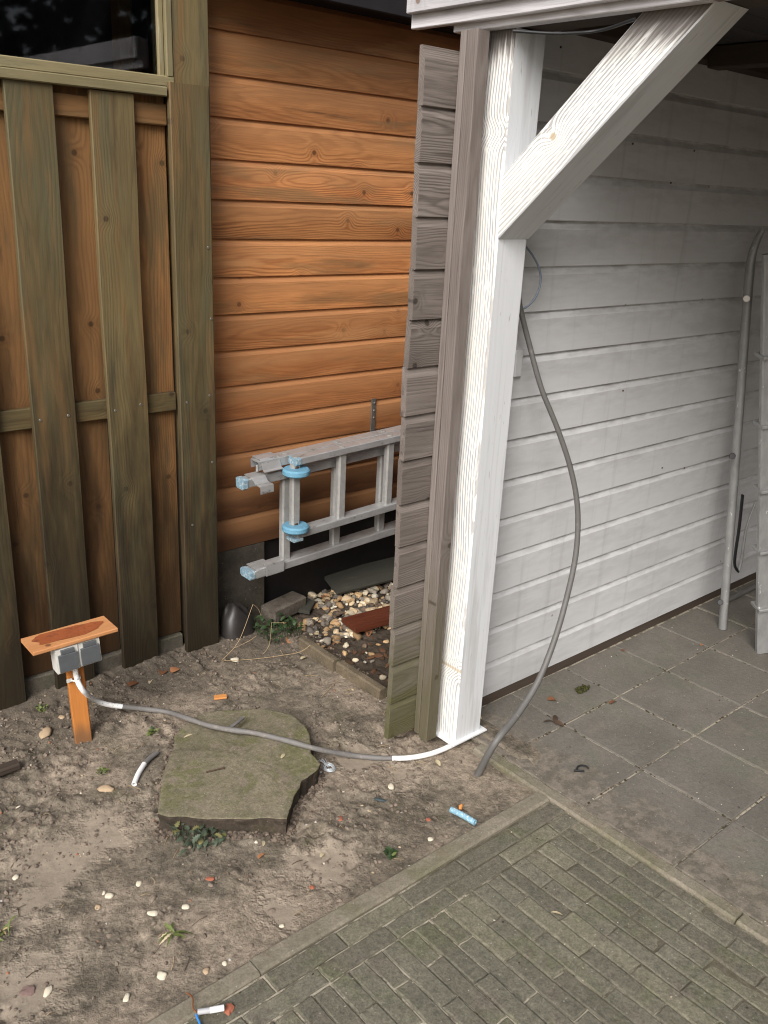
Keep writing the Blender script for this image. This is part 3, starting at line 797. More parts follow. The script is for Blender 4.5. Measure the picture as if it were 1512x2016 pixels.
bed = mm()
_bx, _by = np.arange(-1.5, 1.8451, 0.0125), np.arange(-1.0, 1.2901, 0.0125)
_BX, _BY = np.meshgrid(_bx, _by, indexing='ij')
_BZ = -0.0083+0.0028*(fbm(_BX+4, _BY+2, 11.0, 4, 0.75)-0.45)+0.0012*sstep(1.2, 1.6, _BX)
_n2 = len(_by)
bed.add(np.stack([_BX, _BY, _BZ], -1).reshape(-1, 3).tolist(), [[i*_n2+j, (i+1)*_n2+j, (i+1)*_n2+j+1, i*_n2+j+1] for i in range(len(_bx)-1) for j in range(_n2-1)], 0, True)
bed.build('brick_joint_sand', 'joint', None, kind='structure')
bed = mm()
bed.add([(1.885, -1.2, -0.0048), (5.2, -1.2, -0.0048), (5.2, 1.785, -0.0048), (1.885, 1.785, -0.0048)], [[0, 1, 2, 3]])
bed.build('tile_joint_sand', 'joint', None, kind='structure')

t = mm()
rnd = random.Random(11)
xe = [1.889, 2.191] + [2.191+0.3045*i for i in range(1, 10)]
ye = [1.80, 1.517, 1.212, 0.907, 0.603, 0.298, -0.007, -0.31, -0.62, -0.93]
for i in range(len(xe)-1):
    for j in range(len(ye)-1):
        paver(t, xe[i]+0.0025, xe[i+1]-0.0025, ye[j+1]+0.0025, min(ye[j], 1.757)-0.0025, 0.0, 0.03, 0.0045, 0.0022, 0.0015, rnd)
t.build('patio_tiles', 'tile', None, kind='structure')

t = mm()
def brick(x0, x1, y0, y1):
    g_ = 0.0014
    paver(t, x0+g_, x1-g_, y0+g_, y1-g_, -0.004+rnd.uniform(-0.0014, 0.0014), 0.03, 0.0038, 0.0026, 0.0030, rnd)
for k in range(-14, 2):                                   # two stretcher courses along the kerb
    a = 1.648+0.2005*(k-1)
    brick(max(a, -1.4), min(a+0.2005, 1.84), 1.230, 1.284)
    a = 1.754+0.2*(k-1)
    brick(max(a, -1.4), min(a+0.2, 1.84), 1.178, 1.228)
for k in range(-20, 37):                                  # field of slim bricks, half bond
    x0 = k*0.05
    y1 = 1.176
    first = 0.1 if k % 2 else 0.2
    while y1 > -0.9:
        brick(x0, min(x0+0.05, 1.84), y1-first, y1)
        y1 -= first
        first = 0.2
t.build('brick_paving', 'brick', None, kind='structure')

def kerbstone(name, segs, along):
    t = mm()
    for (a0, a1, c0, c1, z) in segs:
        if along == 'x': t.box(a0, a1, c0, c1, -0.12, z, 0, 0.006, 'x', segs=14, warp=0.0012)
        else: t.box(c0, c1, a0, a1, -0.12, z, 0, 0.006, 'y', segs=14, warp=0.0012)
    t.build(name, 'kerb', None, kind='structure')
kerbstone('kerb', [(-1.5, -0.16, 1.288, 1.334, 0.003), (-0.157, 0.84, 1.287, 1.335, 0.001), (0.843, 1.837, 1.288, 1.337, 0.004)], 'x')
kerbstone('kerb', [(0.705, 1.60, 1.842, 1.886, 0.004), (-0.30, 0.701, 1.842, 1.887, 0.002), (-1.2, -0.303, 1.842, 1.887, 0.004)], 'y')

# ------------------------------------------------------------------ CARPORT (open shelter): wall, post, brace, beam, fascia, roof
YW = 1.760
PX0, PX1, PY0, PY1 = 1.804, 1.922, 1.648, 1.738
carport = thing('carport', 'timber carport with white painted post, diagonal brace and white plank wall', 'carport', (PX0, PY0, 0.0))
def rabat(H, T, ch, dp):
    """weatherboard profile (u up, w from front face back): flat face, chamfer at the top running back under the next board"""
    pr = [(0.0, 0.0015), (0.0015, 0.0), (H-ch, 0.0), (H-ch+0.002, 0.0012), (H-0.006, dp), (H+0.004, dp+0.001), (H+0.004, T), (0.0, T)]
    mk = [0.5, 0.0, 0.35, 0.35, 1.0, 1.0, 0, 0]
    return pr, mk
PR, MK = rabat(0.1298, 0.020, 0.024, 0.0085)
w1, w2 = mm(), mm()
wr = random.Random(5)
for k in range(16):
    z0 = 0.034 + 0.1298*k
    w1.plank((1.900, YW, z0), (1, 0, 0), (0, 0, 1), (0, 1, 0), 3.1, 0.1298, 0.02, 0, prof=PR, profmark=MK, segs=16, warp=0.0005, seed=100+k)
    if k < 15:
        j = wr.uniform(-0.004, 0.004)
        w2.plank((1.622+j, YW+0.001, z0), (1, 0, 0), (0, 0, 1), (0, 1, 0), 0.277-j, 0.1298, 0.02, 0, prof=PR, profmark=MK, segs=6, warp=0.0010, seed=200+k,
                 ends=(wr.uniform(-0.004, 0.004), 0))
w1.build('wall', 'siding_white', carport, label='white painted weatherboard wall inside the carport')
w2.build('wall_end', 'grey_wood', carport, label='unpainted weathered grey ends of the wall boards')
t = mm()
t.box(1.93, 5.0, YW+0.004, YW+0.06, -0.03, 0.0325, 0, 0.003, 'x', segs=20, warp=0.0012)
t.build('sill', 'dark_timber', carport)
t = mm()
t.plank((1.729, 1.738, 0.028), (0, 0, 1), (1, 0, 0), (0, 1, 0), 2.0, 0.0735, 0.021, 0, 0.002, segs=14, warp=0.0008, seed=31)
t.plank((1.729, 1.700, 0.018), (0, 0, 1), (1, 0, 0), (0, 1, 0), 2.01, 0.046, 0.0365, 0, 0.003, segs=14, warp=0.0008, seed=32)
t.build('batten', 'grey_batten', carport)
# post: worn grain on the -X face, smoother paint elsewhere
t = mm()
W, T, b = PX1-PX0, PY1-PY0, 0.004
t.plank((PX0, PY0, 0.016), (0, 0, 1), (1, 0, 0), (0, 1, 0), 2.02, W, T, 1, b, segs=24, warp=0.0005, seed=41,
        side_mi=[1, 1, 1, 1, 1, 0, 0, 0])
post = t.build('post', ['worn_white', 'smooth_white'], carport)
t = mm()
t.box(PX0-0.016, PX1+0.018, PY0-0.013, PY1+0.012, 0.010, 0.0165, 0, 0.001, 'x')
t.build('base_plate', 'smooth_white', post)
# brace: prism in the Y-Z plane, its -X face flush with the post
t = mm()
dv = Vector((0, 1.130-1.646, 2.022-1.547)).normalized()
nv = Vector((0, dv.z, -dv.y))                                   # across the brace, upwards to the post
nv = nv if nv.z > 0 else -nv
wid = 0.116
base = Vector((PX0-0.0015, 1.646, 1.547))
prof = [(0.003, 0), (wid-0.003, 0), (wid, 0.003), (wid, 0.121), (wid-0.003, 0.124), (0.003, 0.124), (0, 0.121), (0, 0.003)]
k = len(prof)
vs, gs = [], []
segs = 14
for i in range(segs+1):
    for (u, w) in prof:
        lo = base + nv*u + Vector((w, 0, 0))
        # lower end cut vertically on the post face, upper end cut level under the beam
        s0 = (PY0-0.0015-lo.y)/dv.y
        s1 = (2.0385-lo.z)/dv.z
        s_ = s0+(s1-s0)*i/segs
        vs.append(lo+dv*s_)
        gs.append((s_+11.3, u-wid/2+0.018, w-0.045))
fs, ms = [], []
for i in range(segs):
    for j in range(k):
        fs.append([i*k+j, (i+1)*k+j, (i+1)*k+(j+1) % k, i*k+(j+1) % k])
        ms.append(0 if j in (0,) else 1)
fs.append(list(range(k))); fs.append([segs*k+j for j in range(k)][::-1]); ms += [1, 1]
t.add(vs, fs, ms, False, gs, 0.37)
me_b = t.build('brace', ['worn_white', 'smooth_white'], carport)
bm = bmesh.new(); bm.from_mesh(me_b.data); bmesh.ops.recalc_face_normals(bm, faces=bm.faces); bm.to_mesh(me_b.data); bm.free()
# main beam, lath, fascia boards
t = mm()
t.box(1.806, 1.926, -1.6, 1.86, 2.040, 2.117, 0, 0.004, 'y', segs=10, warp=0.0006)
t.build('beam', 'dark_timber', carport)
t = mm()
t.box(1.765, 1.803, -1.6, 1.822, 2.034, 2.056, 0, 0.002, 'y', segs=16, warp=0.0010)
t.build('lath', 'fascia_wood', carport)
t = mm()
t.box(1.742, 1.764, -1.6, 1.957, 2.050, 2.150, 0, 0.002, 'y', segs=16, warp=0.0012)
t.build('fascia_board', 'fascia_wood', carport)
t = mm()
t.box(1.722, 1.7415, -1.6, 1.953, 2.083, 2.156, 0, 0.002, 'y', segs=16, warp=0.0012)
t.build('fascia_board', 'fascia_wood', carport)
rf = mm()
for i in range(31):                                          # boarded underside, running along X
    y0 = -1.65+i*0.1162
    rf.box(1.768, 5.1, y0, y0+0.1145, 2.119, 2.135, 0, 0.002, 'x')
rf.box(1.768, 5.1, -1.65, 1.955, 2.137, 2.153, 0, 0.004, 'x')
roof = rf.build('roof', 'roof_under', carport)
for xb in (2.75, 3.75):
    t = mm()
    t.box(xb, xb+0.07, -1.6, 1.699, 2.055, 2.117, 0, 0.003, 'y')
    t.build('rafter', 'dark_timber', roof)
t = mm()
t.box(1.93, 5.0, 1.700, 1.758, 2.075, 2.117, 0, 0.003, 'x')
t.build('rafter', 'dark_timber', roof)
t = mm()  # unseen end wall, added in dark timber to darken the white wall
for k in range(16):
    z0 = 0.034+0.1298*k
    t.plank((3.95, -1.6, z0), (0, 1, 0), (0, 0, 1), (1, 0, 0), 3.35, 0.1298, 0.02, 0, prof=PR, profmark=MK, segs=4)
t.build('added_shade_wall', 'dark_timber', carport, label='unseen dark timber wall added to darken the carport')
# screws and small fittings on the white wall
t = mm()
a = AY(1015, 700, YW)
t.box(2.040, 2.072, YW-0.012, YW-0.0006, 1.145, 1.225, 0, 0.003, 'z')
t.build('junction_box', 'siding_white', carport)
for (px, py) in ((1103, 93), (1245, 283), (1366, 297), (1320, 360), (1303, 921), (1347, 921), (1226, 769)):
    p = AY(px, py, YW)
    t = mm()
    t.cyl((p.x, YW-0.003, p.z), (0, 1, 0), 0.0032, 0.0027, 10, 0)
    t.build('nail', 'nail', carport)

# ------------------------------------------------------------------ SHED: orange siding wall, plinth, bitumen base, eave
YO = 2.800
shed = thing('garden_shed', 'orange stained plank shed wall above a black tarred base', 'shed', (1.58, YO, 0.0))
PR2, MK2 = rabat(0.1288, 0.02, 0.022, 0.009)
t = mm()
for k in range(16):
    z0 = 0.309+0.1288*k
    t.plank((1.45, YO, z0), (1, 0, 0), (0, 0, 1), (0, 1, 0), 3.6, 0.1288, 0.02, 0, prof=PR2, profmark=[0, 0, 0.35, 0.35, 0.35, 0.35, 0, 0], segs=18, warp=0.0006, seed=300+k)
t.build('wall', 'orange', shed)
t = mm()
t.box(1.40, 5.0, YO+0.030, YO+0.10, -0.15, 0.335, 0, 0.003, 'x')
t.build('tarred_base', 'bitumen', shed)
t = mm()
t.box(1.45, 1.848, YO+0.003, YO+0.0296, -0.12, 0.3065, 0, 0.003, 'x')
t.build('plinth_panel', 'plinth', shed)
t = mm()
t.box(2.375, 2.398, YO-0.006, YO-0.0004, 0.66, 0.832, 0, 0.001, 'z')
br = t.build('bracket', 'galv', shed)
for zz in (0.815, 0.783, 0.752):
    t = mm()
    t.cyl((2.3865, YO-0.0105, zz), (0, 1, 0), 0.0042, 0.0042, 10)
    t.build('screw', 'screw', br)
t = mm()
t.box(1.592, 5.0, YO-0.20, YO+0.02, 2.235, 2.262, 0, 0.003, 'x')
t.build('eave', 'eave_dark', shed)
t = mm()
t.box(1.592, 5.0, YO-0.216, YO-0.2005, 2.21, 2.36, 0, 0.003, 'x')
t.build('eave', 'eave_dark', shed)

# ------------------------------------------------------------------ FENCE with a window above it
YF = 2.690
fence = thing('board_fence', 'olive brown vertical board fence panel with a dark window above', 'fence', (1.05, YF, 0.0))
fr = random.Random(21)
for (x0, x1) in ((-0.735, -0.60), (-0.495, -0.36), (-0.255, -0.12), (-0.015, 0.12), (0.225, 0.36), (0.465, 0.60), (0.703, 0.838), (0.938, 1.074), (1.180, 1.317)):
    t = mm()
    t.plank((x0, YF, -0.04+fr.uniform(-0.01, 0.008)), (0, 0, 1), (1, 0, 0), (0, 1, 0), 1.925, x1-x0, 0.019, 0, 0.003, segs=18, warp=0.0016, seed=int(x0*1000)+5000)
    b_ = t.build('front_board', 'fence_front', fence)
    for xx in (x0+0.022, x1-0.026):
        t = mm()
        t.cyl((xx, YF-0.0018, 0.948+fr.uniform(-0.006, 0.006)), (0, 1, 0), 0.0045, 0.0022, 10)
        t.build('screw', 'screw', b_)
for (x0, x1) in ((-0.615, -0.48), (-0.375, -0.24), (-0.135, 0.0), (0.105, 0.24), (0.345, 0.48), (0.585, 0.72), (0.825, 0.955), (1.060, 1.195), (1.300, 1.438)):
    t = mm()
    t.plank((x0, YF+0.045, 0.062), (0, 0, 1), (1, 0, 0), (0, 1, 0), 1.83, x1-x0, 0.018, 0, 0.003, segs=14, warp=0.0008, seed=int(x0*1000)+5007)
    t.build('back_board', 'fence_back', fence)
t = mm()
t.plank((-0.8, YF+0.0225, 0.912), (1, 0, 0), (0, 0, 1), (0, 1, 0), 2.23, 0.064, 0.0215, 0, 0.003, segs=10, warp=0.0008, seed=77)
t.build('rail', 'fence_front', fence)
t = mm()
t.plank((-0.8, YF+0.0225, 1.808), (1, 0, 0), (0, 0, 1), (0, 1, 0), 2.23, 0.060, 0.0215, 0, 0.003, segs=10, warp=0.0006, seed=78)
t.build('rail', 'fence_back', fence)
t = mm()
t.box(-0.8, 1.4165, YF-0.012, YF+0.0215, 1.886, 1.9135, 0, 0.003, 'x', segs=12, warp=0.0008, seed=80)
t.build('top_rail', 'fence_trim', fence)
# corner post: the tall timber behind, the wide cover board in front of its lower part
t = mm()
t.plank((1.449, YF+0.008, -0.05), (0, 0, 1), (1, 0, 0), (0, 1, 0), 2.62, 0.1265, 0.075, 0, 0.004, segs=14, warp=0.0008, seed=90)
pst = t.build('corner_post', 'fence_front', fence)
t = mm()
t.plank((1.426, YF-0.014, -0.03), (0, 0, 1), (1, 0, 0), (0, 1, 0), 1.958, 0.136, 0.0215, 0, 0.003, segs=18, warp=0.0010, seed=91)
t.build('cover_board', 'fence_front', pst)
for (x, z) in ((1.545, 1.45), (1.552, 1.22), (1.452, 0.945), (1.54, 0.96), (1.46, 0.5), (1.545, 0.72)):
    t = mm()
    t.cyl((x, YF-0.0158, z), (0, 1, 0), 0.0045, 0.0022, 10)
    t.build('screw', 'screw', pst)
t = mm()
t.box(0.9585, 0.9605, YF+0.036, YF+0.040, 0.05, 0.9, 0, 0.0005, 'z')
t.build('green_edge_strip', 'green_string', fence)
t = mm()
t.box(1.1985, 1.2005, YF+0.036, YF+0.040, 0.05, 0.85, 0, 0.0005, 'z')
t.build('green_edge_strip', 'green_string', fence)
t = mm()
t.box(-0.8, 1.43, YF+0.030, YF+0.085, -0.10, 0.057, 0, 0.005, 'x', segs=16, warp=0.0012)
t.build('concrete_footing', 'curb_dark', fence)
win = mm()
win.box(-0.77, 1.4485, YF+0.004, YF+0.055, 1.9145, 1.945, 0, 0.003, 'x', segs=8, warp=0.0005)      # bottom rail of the frame
win.box(1.4265, 1.4485, YF+0.002, YF+0.055, 1.9455, 2.50, 0, 0.003, 'z')
win.box(1.407, 1.426, YF+0.014, YF+0.055, 1.9455, 2.50, 0, 0.003, 'z')
win.box(-0.77, 1.4065, YF+0.014, YF+0.055, 2.46, 2.50, 0, 0.003, 'x')
win.box(-0.80, -0.7705, YF+0.002, YF+0.055, 1.9145, 2.50, 0, 0.003, 'z')
wf = win.build('window', 'fence_trim', fence)
t = mm()
t.box(-0.77, 1.4065, YF+0.026, YF+0.030, 1.9455, 2.46, 0, 0.0005, 'x')
t.build('pane', 'glass', wf)
t = mm()                                                     # the dark room behind the pane
for (a, b_, c, d, e, f) in ((-0.8, 1.445, 3.90, 3.92, 1.2, 2.6), (-0.82, -0.8, 2.79, 3.92, 1.2, 2.6), (1.4205, 1.4475, 2.79, 3.90, 1.2, 2.6), (-0.8, 1.42, 2.80, 3.9, 1.2, 1.22), (-0.8, 1.42, 2.80, 3.9, 2.58, 2.6)):
    t.box(a, b_, c, d, e, f, 0, 0.001, 'x')
t.build('room_lining', 'dark_inside', fence)
t = mm()
t.box(1.330, 1.372, 2.80, 2.85, 1.222, 2.575, 0, 0.003, 'z')
t.box(1.376, 1.398, 2.84, 2.88, 1.222, 2.575, 0, 0.003, 'z')
t.build('inner_stud', 'fence_back', wf)
t = mm()
t.box(-0.9, 1.592, YF-0.05, 4.0, 2.62, 2.66, 0, 0.003, 'x')
t.build('roof_board', 'dark_timber', fence)

# ------------------------------------------------------------------ EXTENSION LADDER lying on edge against the shed
lad = thing('extension_ladder', 'aluminium extension ladder with pale blue wheels hung sideways on the orange wall', 'ladder', (1.70, 2.68, 0.25))
LT = 0.042
def lz(x): return LT*(x-1.9)
ld = Vector((1, 0, LT)).normalized()
lu = Vector((-LT, 0, 1)).normalized()
def stile(x0, x1, y0, y1, zt, h, name='stile', mat='alu'):
    """open C-channel: the web on top, two flanges hanging down"""
    t = mm()
    o = Vector((x0, y0, zt+lz(x0)-h))
    D = y1-y0
    pr = [(0, 0), (h-0.002, 0), (h, 0.002), (h, D-0.002), (h-0.002, D), (0, D), (0, D-0.004), (h-0.005, D-0.004), (h-0.005, 0.004), (0, 0.004)]
    t.plank(o, ld, lu, (0, 1, 0), x1-x0, h, D, 0, prof=pr)
    return t.build(name, mat, lad)
def stile_up(x0, x1, y0, y1, zb, h, name='stile', mat='alu'):
    t = mm()
    o = Vector((x0, y0, zb+lz(x0)))
    t.plank(o, ld, lu, (0, 1, 0), x1-x0, h, y1-y0, 0, 0.003)
    return t.build(name, mat, lad)
# back section (wide) and its inner end pieces, front section (narrow)
sA = stile(1.735, 3.6, 2.665, 2.722, 0.700, 0.034)
sA2 = stile_up(1.700, 3.6, 2.655, 2.722, 0.240, 0.032)
sC = stile_up(1.872, 3.6, 2.602, 2.652, 0.675, 0.028)
sC2 = stile_up(1.868, 3.6, 2.600, 2.655, 0.382, 0.030)
sB = stile_up(1.672, 3.6, 2.657, 2.702, 0.612, 0.034)
for i, xr in enumerate((1.868, 2.088, 2.335, 2.58, 2.83, 3.08)):
    t = mm()
    t.box(xr-0.019, xr+0.019, 2.612, 2.640, 0.411+lz(xr), 0.675+lz(xr), 0, 0.006, 'z')
    t.build('rung', 'alu_dirty', lad)
for i, xr in enumerate((1.868, 2.115, 2.355, 2.60, 2.85, 3.1)):
    t = mm()
    t.box(xr-0.020, xr+0.020, 2.674, 2.704, 0.271+lz(xr), 0.612+lz(xr), 0, 0.006, 'z')
    t.build('rung', 'alu_dirty', lad)
def endcap(x, y0, y1, z0, z1, par):
    t = mm()
    t.plank((x-0.014, y0, z0), (1, 0, 0), (0, 0, 1), (0, 1, 0), 0.020, z1-z0, y1-y0, 0, 0.006)
    for q in range(5):
        yy = y0+0.004+(y1-y0-0.008)*q/4.0
        t.box(x-0.0165, x-0.0135, yy-0.0022, yy+0.0022, z0+0.006, z1-0.004, 0, 0.0008, 'z')
    t.build('end_cap', 'cap_blue', par)
endcap(1.674, 2.654, 2.705, 0.598, 0.640, sB)
endcap(1.702, 2.652, 2.725, 0.231, 0.266, sA2)
endcap(1.872, 2.600, 2.654, 0.672, 0.703, sC)
t = mm(); t.box(1.850, 1.890, 2.596, 2.652, 0.368, 0.382, 0, 0.004, 'x'); t.build('end_cap', 'cap_blue', sC2)
# wheels: flat blue discs with axles
for (zz) in (0.634, 0.409):
    t = mm()
    t.cyl((1.867, 2.617, zz), (0, 0, 1), 0.052, 0.026, 32, 0, 0.22)
    wv = t.build('wheel', 'wheel_blue', lad)
    t = mm()
    t.cyl((1.867, 2.617, zz+0.0262), (0, 0, 1), 0.010, 0.006, 12)
    t.build('axle', 'nail', wv)
# guide brackets: bent sheet hooks over the stile ends
def sheet(par, path, x0, x1, th=0.003):
    """bent strip: path in (y, z), swept along X"""
    t = mm()
    n = len(path)
    vs = []
    for x in (x0, x1):
        for (y, z) in path: vs.append((x, y, z+lz(x)))
        for (y, z) in path: vs.append((x, y+th*0.4, z+lz(x)-th))
    fs = []
    for i in range(n-1):
        fs.append([i, i+1, 2*n+i+1, 2*n+i]); fs.append([n+i, 3*n+i, 3*n+i+1, n+i+1])
        fs.append([i, n+i, n+i+1, i+1]); fs.append([2*n+i, 2*n+i+1, 3*n+i+1, 3*n+i])
    fs.append([0, 2*n, 3*n, n]); fs.append([n-1, 2*n-1, 4*n-1, 3*n-1])
    t.add(vs, fs)
    o = t.build('guide_bracket', 'alu', par)
    bm = bmesh.new(); bm.from_mesh(o.data); bmesh.ops.recalc_face_normals(bm, faces=bm.faces); bm.to_mesh(o.data); bm.free()
sheet(sB, [(2.705, 0.651), (2.655, 0.651), (2.645, 0.645), (2.632, 0.632), (2.596, 0.630), (2.594, 0.604)], 1.695, 1.752)
sheet(sA, [(2.728, 0.690), (2.728, 0.706), (2.676, 0.706), (2.668, 0.700), (2.654, 0.668), (2.640, 0.664)], 1.745, 1.825)
sheet(sA2, [(2.724, 0.279), (2.655, 0.279), (2.650, 0.275), (2.650, 0.245)], 1.715, 1.790)
sheet(sA2, [(2.668, 0.289), (2.644, 0.2885), (2.643, 0.245)], 1.752, 1.835)
t = mm()
t.cyl((1.737, 2.682, 0.652), (0, 0, 1), 0.0055, 0.026, 12)
t.build('pin', 'alu', sB)
t = mm()
for xr in (1.868, 2.088, 2.335, 2.58):
    t = mm()
    t.cyl((xr, 2.628, 0.7028+lz(xr)), (0, 0, 1), 0.014, 0.0022, 16)
    t.build('rivet', 'alu_dirty', sC)
t = mm()
for xr in (1.868, 2.115, 2.355, 2.60):
    t = mm()
    t.cyl((xr, 2.694, 0.7002+lz(xr)), (0, 0, 1), 0.014, 0.0022, 16)
    t.build('rivet', 'alu_dirty', sA)

# ------------------------------------------------------------------ STEPLADDER leaning in the carport
p1, p2 = G(1422, 1238, 0.0), G(1498, 1284, 0.0)
sl = thing('stepladder', 'paint spattered aluminium stepladder folded against the white wall', 'ladder', (p1.x, p1.y, 0))
t = mm()
def along(px, py, depth):                                    # point on a view line at a given distance
    d = ray(px, py)
    return Vector((0, 0, CAMZ)) + d*depth
d0 = (p1-Vector((0, 0, CAMZ))).length/ray(1422, 1238).length
pts = [p1+Vector((0, 0, 0.004)), AY(1445, 950, 1.618), AY(1467, 650, 1.666), AY(1475, 545, 1.682), AY(1480, 505, 1.686), AY(1489, 477, 1.686), AY(1501, 452, 1.680)]
t.tube(pts, lambda u: 0.0205 if u < 0.90 else 0.0205-0.075*(u-0.90), 16, 0, 0.03, True, 0.0, 0.8)
leg = t.build('rear_leg', 'alu_old', sl)
for (px, py, yy) in ((1442, 898, 1.610), (1418, 1186, 1.570)):
    p = AY(px, py, yy)
    dd = (Vector((0, 0, CAMZ))-p).normalized()
    t = mm()
    t.cyl(p+dd*0.012, dd, 0.012, 0.012, 16, 0)
    t.build('rubber_plug', 'black', leg)
t = mm()
p = AY(1470, 588, 1.66)
dd = (Vector((0, 0, CAMZ))-p).normalized()
t.cyl(p+dd*0.008, dd, 0.013, 0.010, 16, 0)
t.build('bolt_head', 'screw', leg)
# front stile: channel section, with tread ends poking out and the treads running on past the frame
t = mm()
f0 = p2+Vector((-0.004, 0.0, 0.003))
f0 = G(1500, 1283, 0.004)
f1 = AY(1515, 560, p2.y+0.10)
ax = (f1-f0).normalized()
aw = Vector((0.80, -0.60, 0)); aw = (aw-ax*aw.dot(ax)).normalized()
at = ax.cross(aw).normalized()
t.plank(f0-aw*0.024-at*0.013, ax, aw, at, (f1-f0).length+0.10, 0.066, 0.026, 0, 0.004)
st = t.build('stile', 'alu_old', sl)
t = mm()
t.plank(f0-aw*0.024-at*0.013+aw*0.47, ax, aw, at, (f1-f0).length+0.10, 0.05, 0.026, 0, 0.003)
t.build('stile', 'alu_old', sl)
for k in range(5):
    t = mm()
    c = f0+ax*(0.20+0.25*k)
    t.plank(c-aw*0.0275-at*0.030, aw, at, ax, 0.50, 0.075, 0.012, 0, 0.002)
    t.build('tread', 'alu_old', sl)
t = mm()
sy = 1.64
t.tube([AY(1462, 975, sy), AY(1455, 1040, sy), AY(1447, 1095, sy), AY(1447, 1115, sy), AY(1453, 1124, sy)], 0.010, 10, 0, 0.02, True, 0, 0.6)
t.tube([AY(1453, 1124, sy), AY(1459, 1105, sy), AY(1464, 1070, sy), AY(1472, 1030, sy), AY(1487, 990, sy)], lambda u: 0.012*(1-0.5*u), 10, 1, 0.02, True, 0, 0.6)
t.build('strap', ['black', 'alu_old'], sl)
t = mm()
t.tube([G(1430, 1183, 0.012), G(1460, 1168, 0.012), G(1492, 1152, 0.012), G(1530, 1132, 0.012)], 0.011, 10)
t.build('hose', 'cable_dark', None, label='grey hose lying on the tiles behind the stepladder feet', category='hose')

# ------------------------------------------------------------------ GARDEN SOCKET POST
sp = thing('socket_post', 'orange stake with two weatherproof sockets under a small plank roof', 'power socket', (0.902, 2.385, 0.0))
t = mm()
q0, q1 = AY(164, 1452, 2.385), AY(147.5, 1318, 2.428)
b0, b1 = q0.lerp(q1, -0.25)-Vector((0.026, 0.0, 0)), q0.lerp(q1, 1.32)-Vector((0.026, 0.0, 0))
ax = (b1-b0).normalized()
aw = Vector((0.985, -0.17, 0)); aw = (aw-ax*aw.dot(ax)).normalized(); at = ax.cross(aw).normalized()
if at.y < 0: at = -at
t.plank(b0, ax, aw, at, (b1-b0).length, 0.052, 0.022, 0, 0.003, segs=6, seed=401)
t.build('stake', 'stake_wood', sp)
t = mm()
ra = Vector((0.254, -0.008, 0.006)).normalized(); rb = Vector((0.03, 1.0, -0.03)); rb = (rb-ra*rb.dot(ra)).normalized(); rc = ra.cross(rb)
t.plank(Vector((0.771, 2.376, 0.330)), ra, rb, rc, 0.256, 0.112, 0.013, 0, 0.0025, segs=8, warp=0.0008, seed=402)
rp = t.build('roof_plank', 'raw_plank', sp)
t = mm()                                                     # the reddish worn patch on the plank
o = Vector((0.771, 2.376, 0.330))+rc*0.0136
n_ = 28
cx, cy = 0.122, 0.060
vs = [o+ra*cx+rb*cy]
for i in range(n_):
    a = 6.2832*i/n_
    kx = 0.104*(1+0.10*math.sin(3*a+1)+0.05*math.sin(7*a)); ky = 0.037*(1+0.12*math.sin(4*a)+0.06*math.sin(9*a+2))
    ca, sa = math.cos(a), math.sin(a)
    vs.append(o+ra*(cx+kx*math.copysign(abs(ca)**0.62, ca))+rb*(cy+ky*math.copysign(abs(sa)**0.85, sa)))
t.add(vs, [[0, i+1, (i+1) % n_+1] for i in range(n_)])
t.build('worn_patch', 'rust_patch', rp)
for (x0, dz) in ((0.8385, 0.0), (0.9070, 0.003)):
    t = mm()
    sa = Vector((0.067, -0.003, 0.003)).normalized(); sb = Vector((0.0, 0.03, 1)); sb = (sb-sa*sb.dot(sa)).normalized(); sc_ = sa.cross(sb)
    if sc_.y < 0: sc_ = -sc_
    o = Vector((x0, 2.378, 0.243+dz))
    t.plank(o, sa, sb, sc_, 0.0665, 0.083, 0.050, 0, 0.004)
    sk = t.build('socket', 'box_white', sp)
    t = mm()
    oo = o - sc_*0.0065 + sa*0.0055 + sb*0.0055
    for (u0, u1, v0, v1) in ((0, 0.056, 0, 0.058), (0.009, 0.047, 0.0581, 0.074)):
        t.plank(oo+sa*u0+sb*v0, sa, sb, sc_, u1-u0, v1-v0, 0.007, 0, 0.002)
    t.build('lid', 'lid_grey', sk)
t = mm()
cp = AY(150, 1338, 2.408)
t.tube([cp+Vector((-0.013, 0.006, 0)), cp+Vector((-0.009, -0.008, 0.002)), cp+Vector((0.0, -0.014, 0.004)), cp+Vector((0.009, -0.008, 0.006)), cp+Vector((0.013, 0.006, 0.008))], 0.003, 8)
t.box(cp.x-0.027, cp.x-0.011, 2.412, 2.416, cp.z-0.006, cp.z+0.006, 0, 0.001, 'x')
t.build('cable_clip', 'box_white', sp)

# ------------------------------------------------------------------ SLAB (stepping stone)
def s3(x, y): return (230+x*0.2976, 1340+y*0.2976)
TOPZ = 0.040
outl = [(275, 880), (300, 640), (345, 500), (376, 400), (385, 310), (480, 215), (580, 162), (700, 150), (800, 150), (900, 143), (1000, 147), (1100, 180), (1180, 225), (1240, 290), (1272, 345),
        (1285, 420), (1288, 480), (1345, 545), (1340, 580), (1280, 625), (1225, 660), (1190, 730), (1160, 790), (1140, 870), (1125, 915), (1000, 905), (900, 912), (750, 915), (600, 912), (450, 900), (330, 897)]
op = [G(*s3(*q), TOPZ) for q in outl]
cen = sum(op, Vector())/len(op)
def dens(P, n=5):
    out = []
    for i in range(len(P)):
        a, b = P[i], P[(i+1) % len(P)]
        for k in range(n):
            p = a.lerp(b, k/n)
            q = mnoise.noise_vector(p*28)*0.0038+mnoise.noise_vector(p*75)*0.0018
            out.append(Vector((p.x+q.x, p.y+q.y, p.z)))
    return out
op = dens(op)
t = mm()
n = len(op)
rings = []
